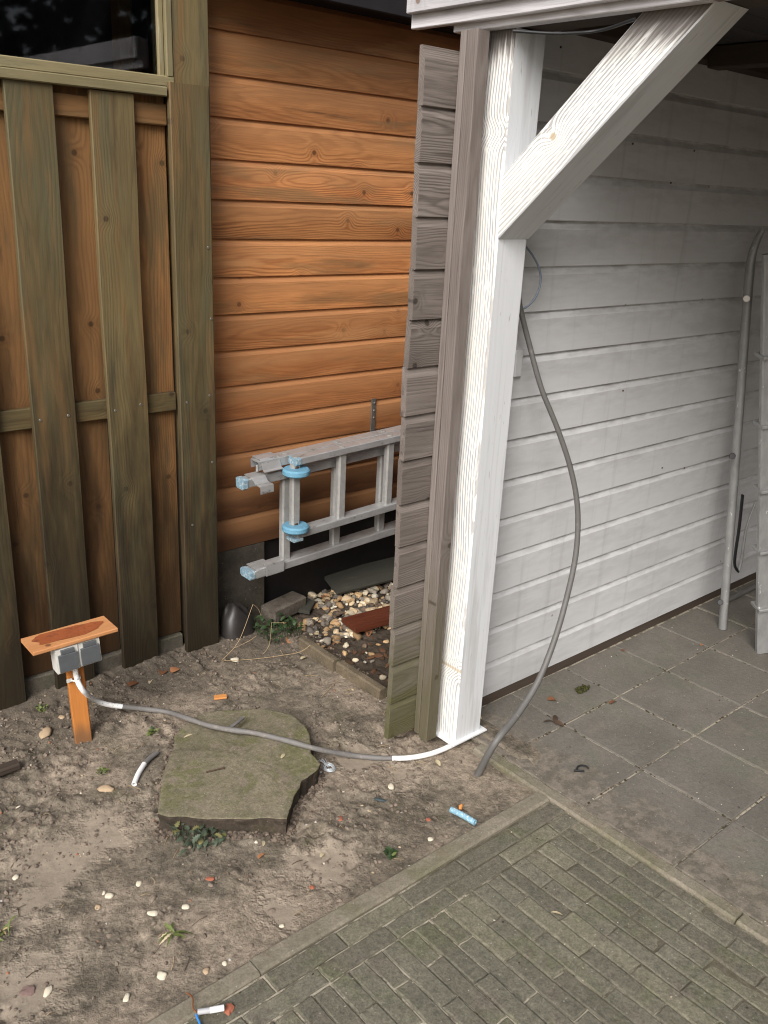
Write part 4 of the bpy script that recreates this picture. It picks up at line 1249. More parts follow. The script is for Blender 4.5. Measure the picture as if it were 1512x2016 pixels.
for (k, z) in ((0.975, -0.06), (0.985, TOPZ-0.026), (0.999, TOPZ-0.009), (1.0, TOPZ-0.0015), (0.992, TOPZ), (0.97, TOPZ), (0.93, TOPZ), (0.87, TOPZ), (0.8, TOPZ), (0.62, TOPZ), (0.42, TOPZ), (0.2, TOPZ)):
    ring = []
    for p in op:
        q = cen+(p-cen)*k
        hz = (0.0026*mnoise.noise(Vector((q.x*11, q.y*11, 0)))+0.0016*mnoise.noise(Vector((q.x*38, q.y*38, 3)))+0.0010*mnoise.noise(Vector((q.x*95, q.y*95, 3)))) if z > 0.03 else 0.0
        crack = q.y-(2.065-0.33*(q.x-1.25)+0.03*mnoise.noise(Vector((q.x*9, 0, 5))))
        if z > 0.03: hz -= 0.006*math.exp(-(crack/0.010)**2)+0.004*float(sstep(np.array(0.0), np.array(0.012), np.array(crack)))
        sd_ = 0.003*mnoise.noise(Vector((q.x*40, q.y*40, z*60))) if z < TOPZ-0.005 else 0
        back = 0.022*float(sstep(np.array(1.98), np.array(2.22), np.array(q.y)))     # the far end is sunk in
        ring.append((q.x+sd_, q.y+sd_, z+hz-back))
    rings.append(ring)
def ringquads(r0, r1):
    return [[r*n+j, r*n+(j+1) % n, (r+1)*n+(j+1) % n, (r+1)*n+j] for r in range(r1-r0) for j in range(n)]
NS = 4                                                     # side rings, then the top
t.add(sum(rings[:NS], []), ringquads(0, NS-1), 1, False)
top_ = rings[NS-1:]
vs = sum(top_, []) + [(cen.x, cen.y, TOPZ)]
fs = ringquads(0, len(top_)-1)
L_ = (len(top_)-1)*n
for j in range(n): fs.append([L_+j, L_+(j+1) % n, len(vs)-1])
t.add(vs, fs, 0, True)
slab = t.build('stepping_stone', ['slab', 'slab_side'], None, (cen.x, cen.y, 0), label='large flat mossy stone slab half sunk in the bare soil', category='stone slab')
bm = bmesh.new(); bm.from_mesh(slab.data); bmesh.ops.recalc_face_normals(bm, faces=bm.faces); bm.to_mesh(slab.data); bm.free()

# ------------------------------------------------------------------ CABLES
def gz(px, py, dz):
    p = G(px, py, 0.0)
    return G(px, py, max(SH(p.x, p.y), -0.02)+dz)
R1 = 0.0083
t1, t2, t3 = mm(), mm(), mm()
pa = [AY(147, 1305, 2.412), AY(151, 1335, 2.402), AY(164, 1360, 2.385), G(187, 1379, 0.075), G(212, 1387, 0.045), G(240, 1391, 0.028)]
pb = [G(240, 1391, 0.028), gz(285, 1396, 0.014), gz(330, 1402, 0.016), G(365, 1413, 0.030), G(410, 1428, 0.042), G(455, 1437, 0.047), G(500, 1443, 0.049), G(560, 1457, 0.050), G(610, 1471, 0.046), G(650, 1480, 0.022), gz(700, 1488, 0.010), gz(740, 1492, 0.008), gz(772, 1493, 0.008)]
pc = [gz(772, 1493, 0.008), gz(805, 1492, 0.008), gz(840, 1486, 0.009), gz(868, 1477, 0.011), gz(890, 1467, 0.012)]
cable = mm()
cable.tube(pa, R1, 12, 1)
cable.tube(pb, lambda u: R1*(1+0.05*math.sin(u*31)+0.04*math.sin(u*67+1)), 12, 0)
cable.tube(pc, R1, 12, 2)
M['smear_solid'] = simple('solid_white_paint_smear', (0.80, 0.80, 0.79), 0.6, 0.3, 0, 0.08, 60, (0.42, 0.40, 0.37), 0.70, 0.73)
cable.build('cable', ['cable_grey', 'white_smear', 'smear_solid'], None, tuple(G(500, 1443, 0)), label='grey cable with white paint smears running over the slab from sockets to post', category='cable')

t = mm()
ge = G(938, 1530, -0.03)
pts = [AY(1020, 575, 1.715), AY(1024, 605, 1.714), AY(1040, 670, 1.70), AY(1065, 762, 1.665), AY(1098, 845, 1.63), AY(1124, 925, 1.60), AY(1137, 1000, 1.575), AY(1135, 1080, 1.555), AY(1121, 1155, 1.54), AY(1095, 1250, 1.52), AY(1060, 1340, 1.50), AY(1018, 1408, 1.485), AY(975, 1462, 1.47), ge]
t.tube(pts, lambda u: 0.0078+0.0035*u*u, 12, 0, 0.02)
t.build('cable', 'cable_dark', None, tuple(G(942, 1520, 0)), label='thick grey cable bowing out from behind the white post down into soil', category='cable')
t = mm()
t.tube([AY(1034, 484, 1.72), AY(1050, 505, 1.715), AY(1062, 530, 1.71), AY(1064, 556, 1.71), AY(1056, 582, 1.71), AY(1040, 602, 1.712), AY(1020, 612, 1.714)], 0.0030, 8)
t.build('wire', 'wire_blue', None, tuple(AY(1034, 484, 1.72)), label='thin blue grey wire looping out beside the white post under the brace', category='wire')
t = mm()
t.tube([AY(1010, 61, 1.50), AY(1100, 66, 1.42), AY(1180, 60, 1.36), AY(1250, 38, 1.25)], 0.0035, 8)
t.build('wire', 'black', None, tuple(AY(1010, 61, 1.5)), label='thin dark wire under the carport beam above the post', category='wire')

# ------------------------------------------------------------------ THE GAP: gravel, edging, planks, blocks
edge = mm()
edge.plank((1.802, 2.015, -0.06), (0, 1, 0), (0, 0, 1), (1, 0, 0), 0.245, 0.085, 0.035, 0, 0.006, segs=8, warp=0.0015, seed=501)
edge.build('edging_stone', 'edging', None, (1.82, 2.1, 0), label='thin tan edging stone beside the end of the weathered boards', category='edging stone', group='edging stones along the gravel')
edge = mm()
edge.plank((1.792, 2.266, -0.06), (0, 1, 0), (0, 0, 1), (1, 0, 0), 0.215, 0.090, 0.034, 0, 0.006, segs=8, warp=0.0015, seed=502)
edge.build('edging_stone', 'edging', None, (1.81, 2.38, 0), label='thin tan edging stone further back, nearest the dark green weed', category='edging stone', group='edging stones along the gravel')
pal = [(0.56, 0.43, 0.27), (0.62, 0.53, 0.38), (0.42, 0.27, 0.14), (0.66, 0.60, 0.48), (0.22, 0.185, 0.15), (0.12, 0.105, 0.09), (0.30, 0.26, 0.21), (0.50, 0.34, 0.18), (0.17, 0.12, 0.085)]
gr = mm()
rg = random.Random(8)
cnt = 0
while cnt < 1350:
    x, y = rg.uniform(1.85, 3.1), rg.uniform(1.98, 2.83)
    f = float(fbm(np.array(x), np.array(y), 5.0, 3))
    dens_ = 1.0 if (y > 2.43-0.10*(x-1.9) and x > 1.90+0.35*max(0, y-2.66)) else 0.14
    if y < 2.30: dens_ = 0.10
    if 1.80 < x < 2.05 and y > 2.64: dens_ = 0.05
    if rg.random() > dens_*(0.45+f): continue
    s_ = 0.006+0.0155*rg.random()**1.6 if dens_ > 0.5 else rg.uniform(0.005, 0.014)
    c = rg.choice(pal)
    kk = rg.uniform(0.5, 1.05)
    lay = rg.choice((0, 0, 0.010)) if dens_ > 0.5 else 0
    gr.rock((x, y, SH(x, y)+s_*0.35+lay), s_*rg.uniform(0.9, 1.4), s_*rg.uniform(0.75, 1.05), s_*rg.uniform(0.55, 0.8), rg.uniform(0, 6.28), 0, cnt, 2, 0.34, tuple(q*kk for q in c), rg.uniform(-0.6, 0.6), rg.random() < 0.4)
    cnt += 1
for k in range(110):                                   # rotten leaf scraps trodden into the wet earth of the gap
    x, y = rg.uniform(1.86, 2.4), rg.uniform(2.0, 2.48)
    c = rg.choice([(0.10, 0.05, 0.028), (0.06, 0.035, 0.02), (0.16, 0.08, 0.04), (0.04, 0.028, 0.018)])
    gr.rock((x, y, SH(x, y)+0.004), rg.uniform(0.008, 0.022), rg.uniform(0.005, 0.012), 0.0022, rg.uniform(0, 6.28), 0, k+7000, 1, 0.5, c, rg.uniform(-0.7, 0.7), False)
gr.build('gravel', 'coloured', None, kind='stuff', label='loose cream and tan gravel between the shed and the carport wall')
t = mm()
def deckpiece(o, ax, L, W):
    pr = []
    nr = 5
    for i in range(nr):
        u = W*i/nr
        g_ = W/nr
        pr += [(u+0.001, 0.022), (u+g_*0.62, 0.022), (u+g_*0.68, 0.016), (u+g_*0.95, 0.016)]
    pr += [(W, 0.0), (0, 0.0)]
    aw = Vector((0, 0, 1)).cross(ax).normalized()
    t.plank(o, ax, aw, Vector((0, 0, 1)), L, W, 0.022, 0, prof=pr[::-1], seed=None)
deckpiece(Vector((2.010, 2.402, 0.018)), Vector((1, -0.12, 0.012)), 0.9, 0.112)
o = t.build('decking_board', 'red_deck', None, (2.05, 2.4, 0.01), label='grooved red brown decking board lying on the gravel', category='board')
bm = bmesh.new(); bm.from_mesh(o.data); bmesh.ops.recalc_face_normals(bm, faces=bm.faces); bm.to_mesh(o.data); bm.free()
t = mm()
dbx = Vector((1, -0.09, 0.0)).normalized()
t.plank((2.168, 2.728, 0.014), dbx, Vector((0.09, 1, 0.32)), Vector((0, -0.32, 1)), 0.95, 0.135, 0.014, 0, 0.002, segs=6, warp=0.001, seed=511)
t.build('plank', 'dark_board', None, (2.3, 2.78, 0.01), label='dark green grey plank lying on gravel against the tarred base', category='plank')
t = mm()
t.plank((1.826, 2.690, -0.012), Vector((0.98, 0.18, 0.03)), Vector((-0.18, 0.98, 0)), Vector((0, 0, 1)), 0.175, 0.085, 0.062, 0, 0.007, segs=5, warp=0.0018, seed=512)
t.build('paving_block', 'paving_block', None, (1.9, 2.73, 0), label='worn grey brown paving block lying below the tarred base', category='block')
t = mm()
t.plank((1.985, 2.675, -0.004), Vector((0.8, 0.6, 0.1)), Vector((-0.6, 0.8, 0.05)), Vector((0, 0, 1)), 0.085, 0.055, 0.016, 0, 0.003, seed=513)
t.build('slate_piece', 'dark_board', None, (2.02, 2.72, 0), label='small dark slate piece leaning beside the paving block', category='slate')
# black plastic cone by the fence corner
t = mm()
cc = Vector((1.668, 2.708, -0.02))
n_ = 28
rg_ = []
for (r, z, oy) in ((0.070, 0.0, 0), (0.066, 0.05, 0.004), (0.052, 0.095, 0.012), (0.030, 0.125, 0.02), (0.010, 0.134, 0.025)):
    for j in range(n_):
        a = 6.2832*j/n_
        k_ = 1+0.13*math.sin(2*a+0.6)+0.05*math.sin(5*a)
        rg_.append((cc.x+r*k_*math.cos(a)*1.05-oy*0.6, cc.y+r*k_*math.sin(a)*0.75+oy, cc.z+z+0.008*math.sin(3*a)*(z > 0.01)))
fs = []
for i in range(4):
    for j in range(n_): fs.append([i*n_+j, i*n_+(j+1) % n_, (i+1)*n_+(j+1) % n_, (i+1)*n_+j])
fs.append([4*n_+j for j in range(n_)])
t.add(rg_, fs, 0, True)
t.build('plastic_cone', 'black_plastic', None, tuple(cc), label='shiny dark plastic cone tucked behind the fence corner post', category='cone')

# ------------------------------------------------------------------ SMALL THINGS ON THE GROUND
def on(px, py, dz=0.0):
    p = G(px, py, 0.0)
    z = SH(p.x, p.y)
    p = G(px, py, z)
    return Vector((p.x, p.y, z+dz))
def pebble(px, py, w, h, mat, label, grp='loose pebbles on the bare soil', cat='pebble', rot=None, onp=None):
    p = onp if onp is not None else on(px, py)
    k = (p-Vector((0, 0, CAMZ))).length/FPX
    sx, sy = w*k*0.5, h*k*0.62
    t = mm()
    t.rock((p.x, p.y, p.z+min(sx, sy)*0.12), sx*1.08, sy*1.08, min(sx, sy)*0.42, _yaw-R(90) if rot is None else rot, 0, int(px*7+py), 2, 0.30, (1, 1, 1), 0.12)
    if 'chip' in cat: t.sm = [False]*len(t.sm)
    return t.build('pebble' if cat == 'pebble' else cat.replace(' ', '_'), mat, None, tuple(p), label=label, category=cat, group=grp)
pebble(301, 1798, 21, 9, 'white_bit', 'oval cream pebble above the small green dandelion')
pebble(319, 1920, 17, 14, 'white_bit', 'round cream pebble below the small green dandelion')
pebble(94, 1953, 13, 18, 'white_bit', 'upright cream pebble beside the purplish brick chip')
pebble(249, 1965, 10, 12, 'white_bit', 'small cream pebble alone near the lower kerb')
pebble(273, 1740, 9, 10, 'white_bit', 'small white pebble between the holly seedling and the dandelion')
pebble(215, 1764, 13, 10, 'white_bit', 'larger of two touching cream pebbles left of the dandelion')
pebble(204, 1758, 8, 7, 'white_bit', 'smaller of two touching cream pebbles left of the dandelion')
pebble(193, 1786, 11, 8, 'tan_bit', 'tan pebble just below the pair of touching pebbles')
pebble(365, 1786, 14, 9, 'white_bit', 'flat white pebble right of the oval cream one')
pebble(504, 1659, 11, 9, 'white_bit', 'white pebble in front of the stone slab beside the leaf')
pebble(31, 1727, 9, 10, 'white_bit', 'white pebble near the left edge of the picture')
pebble(463, 1299, 15, 9, 'white_bit', 'white pebble at the foot of the dry stems near the fence corner')
pebble(210, 1553, 28, 14, 'tan_bit', 'wide flat tan pebble left of the stone slab')
pebble(442, 1897, 9, 7, 'white_bit', 'tiny cream pebble upper of two near the kerb')
pebble(406, 1912, 10, 10, 'tan_bit', 'tan angular pebble against the kerb edge')
pebble(555, 1823, 9, 7, 'white_bit', 'white pebble on the soil close to the brick border')
pebble(88, 1443, 18, 22, 'tan_bit', 'brown round pebble left of the socket stake')
pebble(122, 1412, 10, 9, 'tan_bit', 'small tan pebble beside the socket stake')
pebble(770, 1548, 10, 14, 'white_bit', 'upright cream pebble between the slab and the white post')
pebble(813, 1600, 9, 10, 'white_bit', 'pale grey pebble left of the blue plastic piece')
pebble(847, 1652, 9, 9, 'white_bit', 'cream pebble below the blue plastic piece beside the kerb')
pebble(413, 1731, 15, 8, 'redbrick', 'red brick chip above the dandelion', 'brick chips in the soil', 'brick chip')
pebble(614, 1747, 8, 6, 'redbrick', 'tiny red brick chip near the brick border', 'brick chips in the soil', 'brick chip')
pebble(54, 1952, 24, 14, 'purple_brick', 'purplish brick chip in the lower left soil', 'brick chips in the soil', 'brick chip')
pebble(668, 1613, 14, 10, 'redbrick', 'red brick chip right of the slab front', 'brick chips in the soil', 'brick chip')
pebble(843, 1614, 9, 7, 'redbrick', 'red brick chip left of the blue plastic', 'brick chips in the soil', 'brick chip')
p = G(451, 1985, 0.0)
pebble(451, 1985, 15, 17, 'redbrick', 'red brick chip at the end of the grey and white tube', 'brick chips in the soil', 'brick chip', onp=Vector((p.x, p.y, -0.003)))
# orange chip
t = mm()
p = on(428, 1373, 0.003)
t.plank((p.x-0.02, p.y-0.012, p.z-0.002), (0.88, -0.47, 0.05), (0.47, 0.88, 0.02), (0, 0, 1), 0.043, 0.024, 0.007, 0, 0.002, seed=601)
t.build('wood_chip', 'orange_chip', None, tuple(p), label='bright orange wood chip lying behind the stone slab', category='wood chip')
# pipe offcut, cable stub, nail, wire bundle, blue plastic, teal shard, tube with wires, cable clip
t = mm()
t.tube([gz(264, 1544, 0.008), gz(272, 1524, 0.009), gz(284, 1504, 0.010)], 0.0078, 12, 1, 0.01, True, 0.68)
t.tube([gz(284, 1504, 0.010), gz(296, 1492, 0.010), gz(309, 1482, 0.010)], 0.0076, 12, 0, 0.01, True, 0.68)
t.build('pipe_offcut', ['cable_grey', 'smear_solid'], None, tuple(on(285, 1510)), label='short hollow grey pipe offcut with white end lying left of the slab', category='pipe')
t = mm()
t.tube([G(452, 1434, 0.047), G(465, 1424, 0.048), G(480, 1412, 0.045)], 0.0055, 10, 0, 0.01, True, 0.5)
t.build('cable_stub', 'cable_grey', None, tuple(G(465, 1424, 0.04)), label='short grey cable stub poking out under the cable on the slab', category='cable')
t = mm()
a, b_ = G(406, 1520, TOPZ+0.004), G(440, 1512, TOPZ+0.005)
t.tube([a, a.lerp(b_, 0.5), b_], 0.0022, 8, 0, 0.02, False)
t.cyl(b_, (b_-a).normalized(), 0.0048, 0.0016, 10)
t.build('nail', 'nail', None, tuple(a), label='rusty nail lying on top of the stone slab', category='nail')
t = mm()
p = on(648, 1517, 0.004)
for q in range(16):
    ra_, rb_ = 0.010+0.009*rg.random(), 0.007+0.008*rg.random()
    ph = rg.uniform(0, 6.28)
    pts = []
    for k in range(11):
        a = ph+6.2832*k/11*rg.uniform(0.95, 1.05)
        pts.append(p+Vector((ra_*math.cos(a)*1.0, rb_*math.sin(a)*1.5, 0.004+0.008*rg.random()*abs(math.sin(a+q)))))
    t.tube(pts, 0.0009, 5, 0, 0.006)
for q in range(7):
    a = rg.uniform(0.4, 2.0)
    t.tube([p+Vector((0, 0.004, 0.006)), p+Vector((0.012*math.cos(a), 0.02+0.010*math.sin(a), 0.012)), p+Vector((0.022*math.cos(a), 0.03+0.016*math.sin(a), 0.010))], 0.0008, 5)
t.build('wire_tangle', 'silver_wire', None, tuple(p), label='small tangle of shiny bare wire right of the stone slab', category='wire')
t = mm()
p0, p1_ = on(888, 1599, 0.009), on(935, 1625, 0.009)
t.tube([p0, p0.lerp(p1_, 0.5)+Vector((0, 0, 0.002)), p1_], 0.0088, 10, 0, 0.01, True, 0.5)
t.build('plastic_strip', 'blue_plastic', None, tuple(p0), label='pale blue dirty plastic strip lying on soil next to the kerb', category='plastic')
t = mm()
p = on(906, 1598, 0.016)
t.rock(p, 0.009, 0.006, 0.008, 0.4, 0, 71, 2, 0.4)
t.build('rag_bit', 'orange_chip', None, tuple(p), label='tiny orange scrap resting on the blue plastic strip', category='scrap')
t = mm()
p = on(747, 1576, 0.003)
t.rock(p, 0.020, 0.006, 0.004, _yaw-R(90)-0.25, 0, 72, 2, 0.2)
t.build('plastic_shard', 'teal', None, tuple(p), label='dark teal plastic shard lying on the soil between slab and kerb', category='plastic')
t = mm()
a, m_, b_ = G(389, 1992, 0.010), G(413, 1989, 0.010), G(441, 1984, 0.010)
t.tube([a, a.lerp(m_, 0.5), m_], 0.0062, 14, 0, 0.01, False)
t.tube([m_, m_.lerp(b_, 0.5), b_], 0.0066, 14, 1, 0.01, False)
tb = t.build('tube_piece', ['tube_grey', 'tube_white'], None, tuple(a), label='short grey and white tube with bare brown and blue wires on the bricks', category='tube')
t = mm()
t.tube([G(387, 1993, 0.009), G(381, 1987, 0.010), G(379, 1978, 0.012), G(380, 1968, 0.012), G(375, 1959, 0.008), G(367, 1955, 0.006)], 0.0016, 8, 0, 0.005)
t.build('brown_wire', 'brown_wire', tb)
t = mm()
t.tube([G(386, 1997, 0.009), G(389, 2005, 0.008), G(393, 2014, 0.005), G(396, 2024, 0.005)], 0.0024, 8, 0, 0.005)
t.build('blue_wire', 'blue_wire', tb)
t = mm()
c = G(1145, 1512, 0.002)
e0, e1 = G(1130, 1517, 0.004), G(1150, 1518, 0.004)
t.tube([e0, e0.lerp(e1, 0.5), e1], 0.0035, 8, 0, 0.01, False)
t.tube([G(1136, 1516, 0.005), G(1137, 1510, 0.010), G(1143, 1507, 0.012), G(1153, 1508, 0.010), G(1159, 1513, 0.004)], 0.0028, 8, 0, 0.004)
t.build('cable_clip', 'black', None, tuple(c), label='black curved plastic cable clip lying on a dusty patio tile', category='clip')

# leaves
def leaf_thing(px, py, L, W, yaw, mat, label, grp='dead leaves on the ground', z=None, cat='leaf', pitch=0.12):
    p = on(px, py, 0.004) if z is None else G(px, py, z)
    t = mm()
    t.leaf(p, L, W, yaw, pitch, 0.25, rg.uniform(-0.3, 0.3), 0, 0, 0.35)
    t.build('leaf', mat, None, tuple(p), label=label, category=cat, group=grp)
leaf_thing(1200, 1386, 0.045, 0.018, 0.1, 'leaf_brown', 'curled brown leaf on the joint between patio tiles', z=0.004)
leaf_thing(1078, 1378, 0.034, 0.028, -0.5, 'leaf_brown', 'square brown leaf on the tile beside the hanging cable', z=0.004)
leaf_thing(1085, 1796, 0.028, 0.010, -0.8, 'leaf_pale', 'pale yellow leaf on the brick paving', z=0.002)
leaf_thing(1228, 1282, 0.02, 0.016, 0.9, 'leaf_brown', 'small red brown leaf at the tile joint near the white wall', z=0.004)
leaf_thing(1380, 1271, 0.022, 0.014, 0.3, 'leaf_orange', 'small orange leaf at a tile corner below the stepladder', z=0.004)
leaf_thing(246, 1356, 0.065, 0.024, 0.25, 'leaf_brown', 'long brown leaf lying along the foot of the fence')
leaf_thing(318, 1330, 0.04, 0.032, 0.8, 'leaf_brown', 'dark curled leaf between the white sliver and the orange leaf')
leaf_thing(338, 1326, 0.045, 0.034, 0.5, 'leaf_orange', 'bright orange brown leaf near the foot of the fence boards')
leaf_thing(294, 1348, 0.045, 0.014, 0.9, 'leaf_pale', 'white pale curled leaf beside the long brown leaf at the fence')
leaf_thing(593, 1300, 0.034, 0.026, 0.2, 'leaf_pale', 'pale cream leaf lying on soil before the edging stones')
leaf_thing(568, 1268, 0.05, 0.040, 0.6, 'leaf_orange', 'curled orange leaf on the dark green weed by the gravel')
leaf_thing(725, 1255, 0.06, 0.03, 0.8, 'leaf_brown', 'brown leaf standing on the wet soil beside the gravel', pitch=0.6)
leaf_thing(772, 1235, 0.04, 0.034, 1.4, 'leaf_orange', 'orange leaf at the edge of the weathered board ends', pitch=0.8)
leaf_thing(640, 1185, 0.05, 0.035, 1.0, 'leaf_brown', 'brown leaf on the gravel under the ladder', pitch=0.5)
leaf_thing(508, 1693, 0.028, 0.014, 0.4, 'leaf_orange', 'small orange leaf in front of the stone slab')
leaf_thing(518, 1668, 0.024, 0.010, 0.9, 'leaf_pale', 'small pale leaf just above the orange leaf in front of slab')
leaf_thing(866, 1510, 0.040, 0.014, 1.2, 'leaf_pale', 'pale folded leaf on soil below the white post')
leaf_thing(553, 1493, 0.030, 0.010, 0.5, 'leaf_pale', 'pale leaf lying on the right half of the slab', z=TOPZ+0.004)
leaf_thing(362, 1452, 0.034, 0.006, 0.1, 'leaf_pale', 'white sliver leaf on the left rear of the slab', z=TOPZ+0.002)
leaf_thing(630, 1690, 0.022, 0.010, 0.4, 'leaf_pale', 'tiny pale leaf on the lower soil near the kerb')
leaf_thing(948, 1416, 0.03, 0.014, 1.9, 'leaf_pale', 'white curled leaf beside the base plate of the post', z=0.01, pitch=0.7)
t = mm()
p = G(1090, 1421, 0.004)
for q in range(3): t.leaf(p, 0.035, 0.02, q*2.2+0.3, 0.5, 0.5, 0.4, 0)
t.build('leaf', 'nail', None, tuple(p), label='crumpled dark dead leaf on the sandy tile near the cable', category='leaf', group='dead leaves on the ground')
t = mm()
p = G(1148, 1356, 0.006)
for q in range(26): t.rock(p+Vector((rg.uniform(-0.032, 0.022), rg.uniform(-0.012, 0.012), rg.uniform(-0.002, 0.006))), 0.007, 0.006, 0.006, q, 0, q, 1, 0.5)
t.build('moss_clump', 'moss', None, tuple(p), label='dark moss clump on a patio tile near the white wall', category='moss')

# plants
def plant(name, p, n, L, W, mat, label, teeth=0, up=0.7, cat='plant', grp=None, seed=1, spread=0.0, stems=True):
    r = random.Random(seed)
    lf, st_ = mm(), mm()
    for i in range(n):
        yw = 6.283*i/n+r.uniform(-0.5, 0.5)
        o = p+Vector((r.uniform(-spread, spread), r.uniform(-spread, spread), 0.002))
        h = r.uniform(0.1, 1.0)*spread*0.5
        q = o+Vector((0, 0, h+0.004))
        st_.tube([o, o+Vector((math.cos(yw)*0.004, math.sin(yw)*0.004, h*0.6+0.002)), q+Vector((math.cos(yw)*0.006, math.sin(yw)*0.006, 0))], 0.0012, 5, 0, 0.01)
        lf.leaf(q, L*r.uniform(0.6, 1.1), W*r.uniform(0.7, 1.1), yw, r.uniform(0.1, up), r.uniform(0.2, 0.7), r.uniform(-0.5, 0.5), 0 if r.random() < 0.8 else 1, teeth, 0.3)
    b0_ = len(lf.v)
    lf.v += st_.v; lf.gc += st_.gc; lf.ti += st_.ti; lf.col += st_.col; lf.pr += st_.pr
    lf.f += [[q+b0_ for q in f] for f in st_.f]; lf.mi += st_.mi; lf.sm += st_.sm
    return lf.build(name, mat, None, tuple(p), label=label, category=cat, group=grp)
plant('dandelion', on(341, 1842), 11, 0.042, 0.011, ['leaf_green', 'leaf_pale'], 'small bright green dandelion rosette in the lower soil', 1, 0.5, seed=3, spread=0.004)
plant('holly_seedling', on(392, 1655), 60, 0.026, 0.018, ['leaf_holly', 'leaf_holly2'], 'grey green holly seedling with serrated leaves below the slab front', 1, 0.9, seed=4, spread=0.055)
plant('weed', on(545, 1245), 70, 0.026, 0.016, ['leaf_dark', 'leaf_dark'], 'dense dark green weed at the corner of the gravel', 0, 1.2, seed=5, spread=0.085)
plant('weed', on(200, 1524), 9, 0.016, 0.010, ['leaf_green', 'leaf_dark'], 'tiny green weed left of the pipe offcut', 0, 1.0, seed=6, spread=0.010, grp='small weeds in the soil')
plant('weed', on(771, 1684), 16, 0.017, 0.012, ['leaf_dark', 'leaf_green'], 'tiny dark green weed above the kerb', 0, 1.0, seed=7, spread=0.014, grp='small weeds in the soil')
plant('weed', on(300, 1444), 14, 0.017, 0.010, ['leaf_green', 'leaf_dark'], 'tiny green weed between the cable and the slab corner', 0, 1.0, seed=8, spread=0.012, grp='small weeds in the soil')
plant('weed', on(85, 1398), 12, 0.015, 0.008, ['leaf_green', 'leaf_dark'], 'tiny green weed at the fence foot left of the stake', 0, 1.0, seed=9, spread=0.02, grp='small weeds in the soil')
plant('weed', on(8, 1838), 12, 0.022, 0.005, ['leaf_green', 'straw'], 'thin grassy weed at the left edge of the soil', 0, 1.0, seed=10, spread=0.02, grp='small weeds in the soil')
plant('weed', on(36, 1504), 5, 0.030, 0.006, ['leaf_green', 'straw'], 'narrow yellow green weed beside the wood chunk', 0, 0.5, seed=12, spread=0.006, grp='small weeds in the soil')
t = mm()
p = on(548, 1232)
def stem(P, r=0.0016):
    t.tube(P, r*0.62, 6, 0, 0.02)
stem([on(437, 1302, 0.004), AY(470, 1262, 2.56), AY(498, 1190, 2.60)])
stem([AY(498, 1190, 2.60), AY(508, 1198, 2.60), AY(514, 1212, 2.60)], 0.0012)
stem([on(440, 1304, 0.006), on(500, 1302, 0.01), on(560, 1296, 0.014), AY(592, 1283, 2.42), AY(611, 1270, 2.40)])
stem([on(460, 1278, 0.004), AY(490, 1262, 2.52), AY(504, 1252, 2.52)], 0.0013)
stem([on(517, 1290, 0.004), AY(530, 1270, 2.5), AY(535, 1225, 2.55)], 0.0012)
stem([AY(535, 1226, 2.55), AY(560, 1226, 2.5)], 0.0010)
stem([on(567, 1305, 0.004), AY(558, 1290, 2.36), AY(552, 1280, 2.36)], 0.0016)
stem([on(632, 1375, 0.004), on(650, 1358, 0.010), on(664, 1342, 0.006)], 0.0012)
t.build('dry_stems', 'straw', None, tuple(on(440, 1302)), label='long dry straw stems bent over the soil at the fence corner', category='dry plant')
t = mm()
p = on(10, 1524, 0.012)
t.plank(p+Vector((-0.06, -0.01, -0.012)), (1, -0.05, 0.05), (0.05, 1, 0), (0, 0, 1), 0.10, 0.035, 0.024, 0, 0.005, segs=4, warp=0.002, seed=701)
t.build('wood_chunk', 'dark_timber', None, tuple(p), label='mossy dark wood chunk at the left edge on the soil', category='wood')
t = mm()
p = on(948, 1478, 0.004)
# loose clods and tiny chips that nobody could count
cr = mm()
rc_ = random.Random(33)
cnt = 0
while cnt < 7500:
    x, y = rc_.uniform(0.0, 1.9), rc_.uniform(1.34, 2.68)
    m_ = float(sstep(np.array(0.40), np.array(0.60), fbm(np.array(x)+9, np.array(y)+4, 4.2, 3)))
    if rc_.random() > 0.12+0.88*m_: continue
    s_ = 0.0014+0.0055*rc_.random()**3.5
    v = rc_.uniform(0.80, 1.45)
    c = (0.158*v, 0.126*v, 0.099*v)
    if rc_.random() < 0.035: c = rc_.choice([(0.55, 0.50, 0.40), (0.45, 0.36, 0.24), (0.30, 0.13, 0.07), (0.50, 0.48, 0.45)]); s_ = min(s_, 0.0035)
    cr.rock((x, y, SH(x, y)+s_*0.2), s_*rc_.uniform(0.9, 1.5), s_, s_*0.75, rc_.uniform(0, 6.28), 0, cnt, 1, 0.35, c, 0, False)
    cnt += 1
for k in range(900):
    q = op[rc_.randrange(len(op))]
    d_ = (q-cen).normalized()*rc_.uniform(-0.004, 0.022)
    x, y = q.x+d_.x+rc_.gauss(0, 0.004), q.y+d_.y+rc_.gauss(0, 0.004)
    s_ = 0.002+0.006*rc_.random()**2
    v = rc_.uniform(0.5, 1.2)
    cr.rock((x, y, SH(x, y)+s_*0.3), s_*rc_.uniform(0.9, 1.5), s_, s_*0.8, rc_.uniform(0, 6.28), 0, 9000+k, 1, 0.35, (0.155*v, 0.120*v, 0.092*v), 0, False)
cr.build('soil_crumbs', 'coloured', None, kind='stuff', label='loose crumbs of earth scattered over the bare soil')
tw = mm()
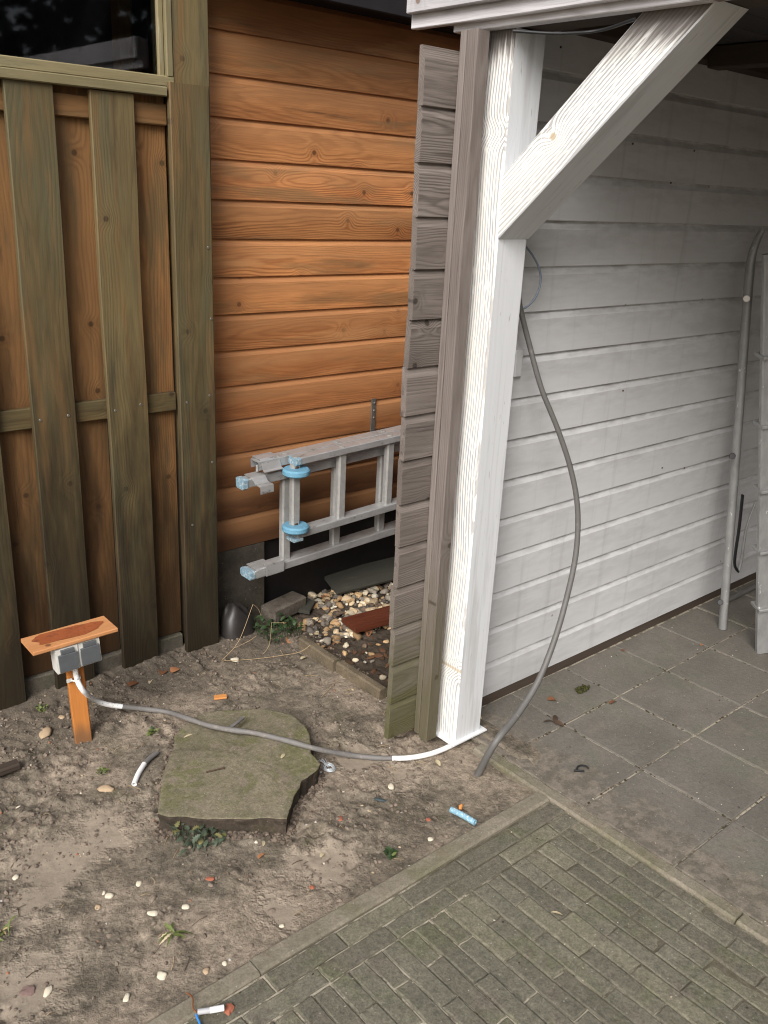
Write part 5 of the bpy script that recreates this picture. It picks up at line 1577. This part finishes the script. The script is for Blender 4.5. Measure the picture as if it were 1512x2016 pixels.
for k in range(190):
    x, y = rc_.uniform(0.05, 1.85), rc_.uniform(1.35, 2.66)
    L = rc_.uniform(0.008, 0.045); a = rc_.uniform(0, 6.28)
    z = SH(x, y)+0.003
    b2 = a+rc_.uniform(-0.18, 0.18)
    c = [(x, y, z), (x+L*0.5*math.cos(a), y+L*0.5*math.sin(a), z+0.002), (x+L*math.cos(b2), y+L*math.sin(b2), SH(x+L*math.cos(b2), y+L*math.sin(b2))+0.002)]
    tw.tube(c, rc_.uniform(0.0004, 0.0009), 5, 0 if rc_.random() < 0.45 else 1, 0.02)
tw.build('twig_litter', ['straw', 'nail'], None, kind='stuff', label='thin straw and twig litter scattered over the soil')
gp = mm()
for k in range(420):
    x, y = rc_.uniform(0.3, 3.2), rc_.uniform(0.3, 1.75)
    if x < 1.84 and y > 1.28: continue
    s_ = rc_.uniform(0.0008, 0.0026)
    c = rc_.choice([(0.5, 0.47, 0.4), (0.36, 0.3, 0.22), (0.06, 0.045, 0.03), (0.08, 0.07, 0.03), (0.05, 0.04, 0.03)])
    gp.rock((x, y, 0.0005+s_*0.4 if x > 1.84 else -0.003+s_*0.4), s_*1.3, s_, s_*0.7, rc_.uniform(0, 6.28), 0, k, 1, 0.3, c)
gp.build('paving_grit', 'coloured', None, kind='stuff', label='fine grit and seeds scattered over the paving')
# crumbs of moss and dirt along the tile joints
mj = mm()
for k in range(520):
    if rc_.random() < 0.5:
        x = rc_.choice(xe[1:5])+rc_.gauss(0, 0.003); y = rc_.uniform(0.55, 1.75)
    else:
        x = rc_.uniform(1.89, 3.3); y = rc_.choice(ye[1:5])+rc_.gauss(0, 0.003)
    if fbm(np.array(x), np.array(y), 6.0, 2) < 0.48: continue
    s_ = rc_.uniform(0.0015, 0.0045)
    mj.rock((x, y, -0.002), s_*1.3, s_, s_*0.8, rc_.uniform(0, 6), 0, k, 1, 0.4, rc_.choice([(0.05, 0.038, 0.025), (0.045, 0.045, 0.02), (0.16, 0.13, 0.10), (0.08, 0.06, 0.04)]), 0, False)
mj.build('joint_moss', 'coloured', None, kind='stuff', label='moss and dirt crumbs along the tile joints')

# ------------------------------------------------------------------ what the window mirrors: a tall dark hedge across the garden
hd = mm()
rh = random.Random(55)
for k in range(9000):
    x = rh.uniform(-3, 13); y = -12.5+rh.gauss(0, 0.7)
    top = 6.0+0.8*math.sin(x*0.9)+0.5*math.sin(x*2.3)
    z = top*(1-rh.random()**1.15)
    s_ = rh.uniform(0.16, 0.36)
    hd.leaf((x, y, z), s_*1.6, s_, rh.uniform(0, 6.28), rh.uniform(-0.6, 1.2), 0.2, rh.uniform(-1, 1))
hd.build('hedge', 'conifer', None, (3, -12.5, 0), kind='stuff', label='tall dark conifer hedge across the garden')
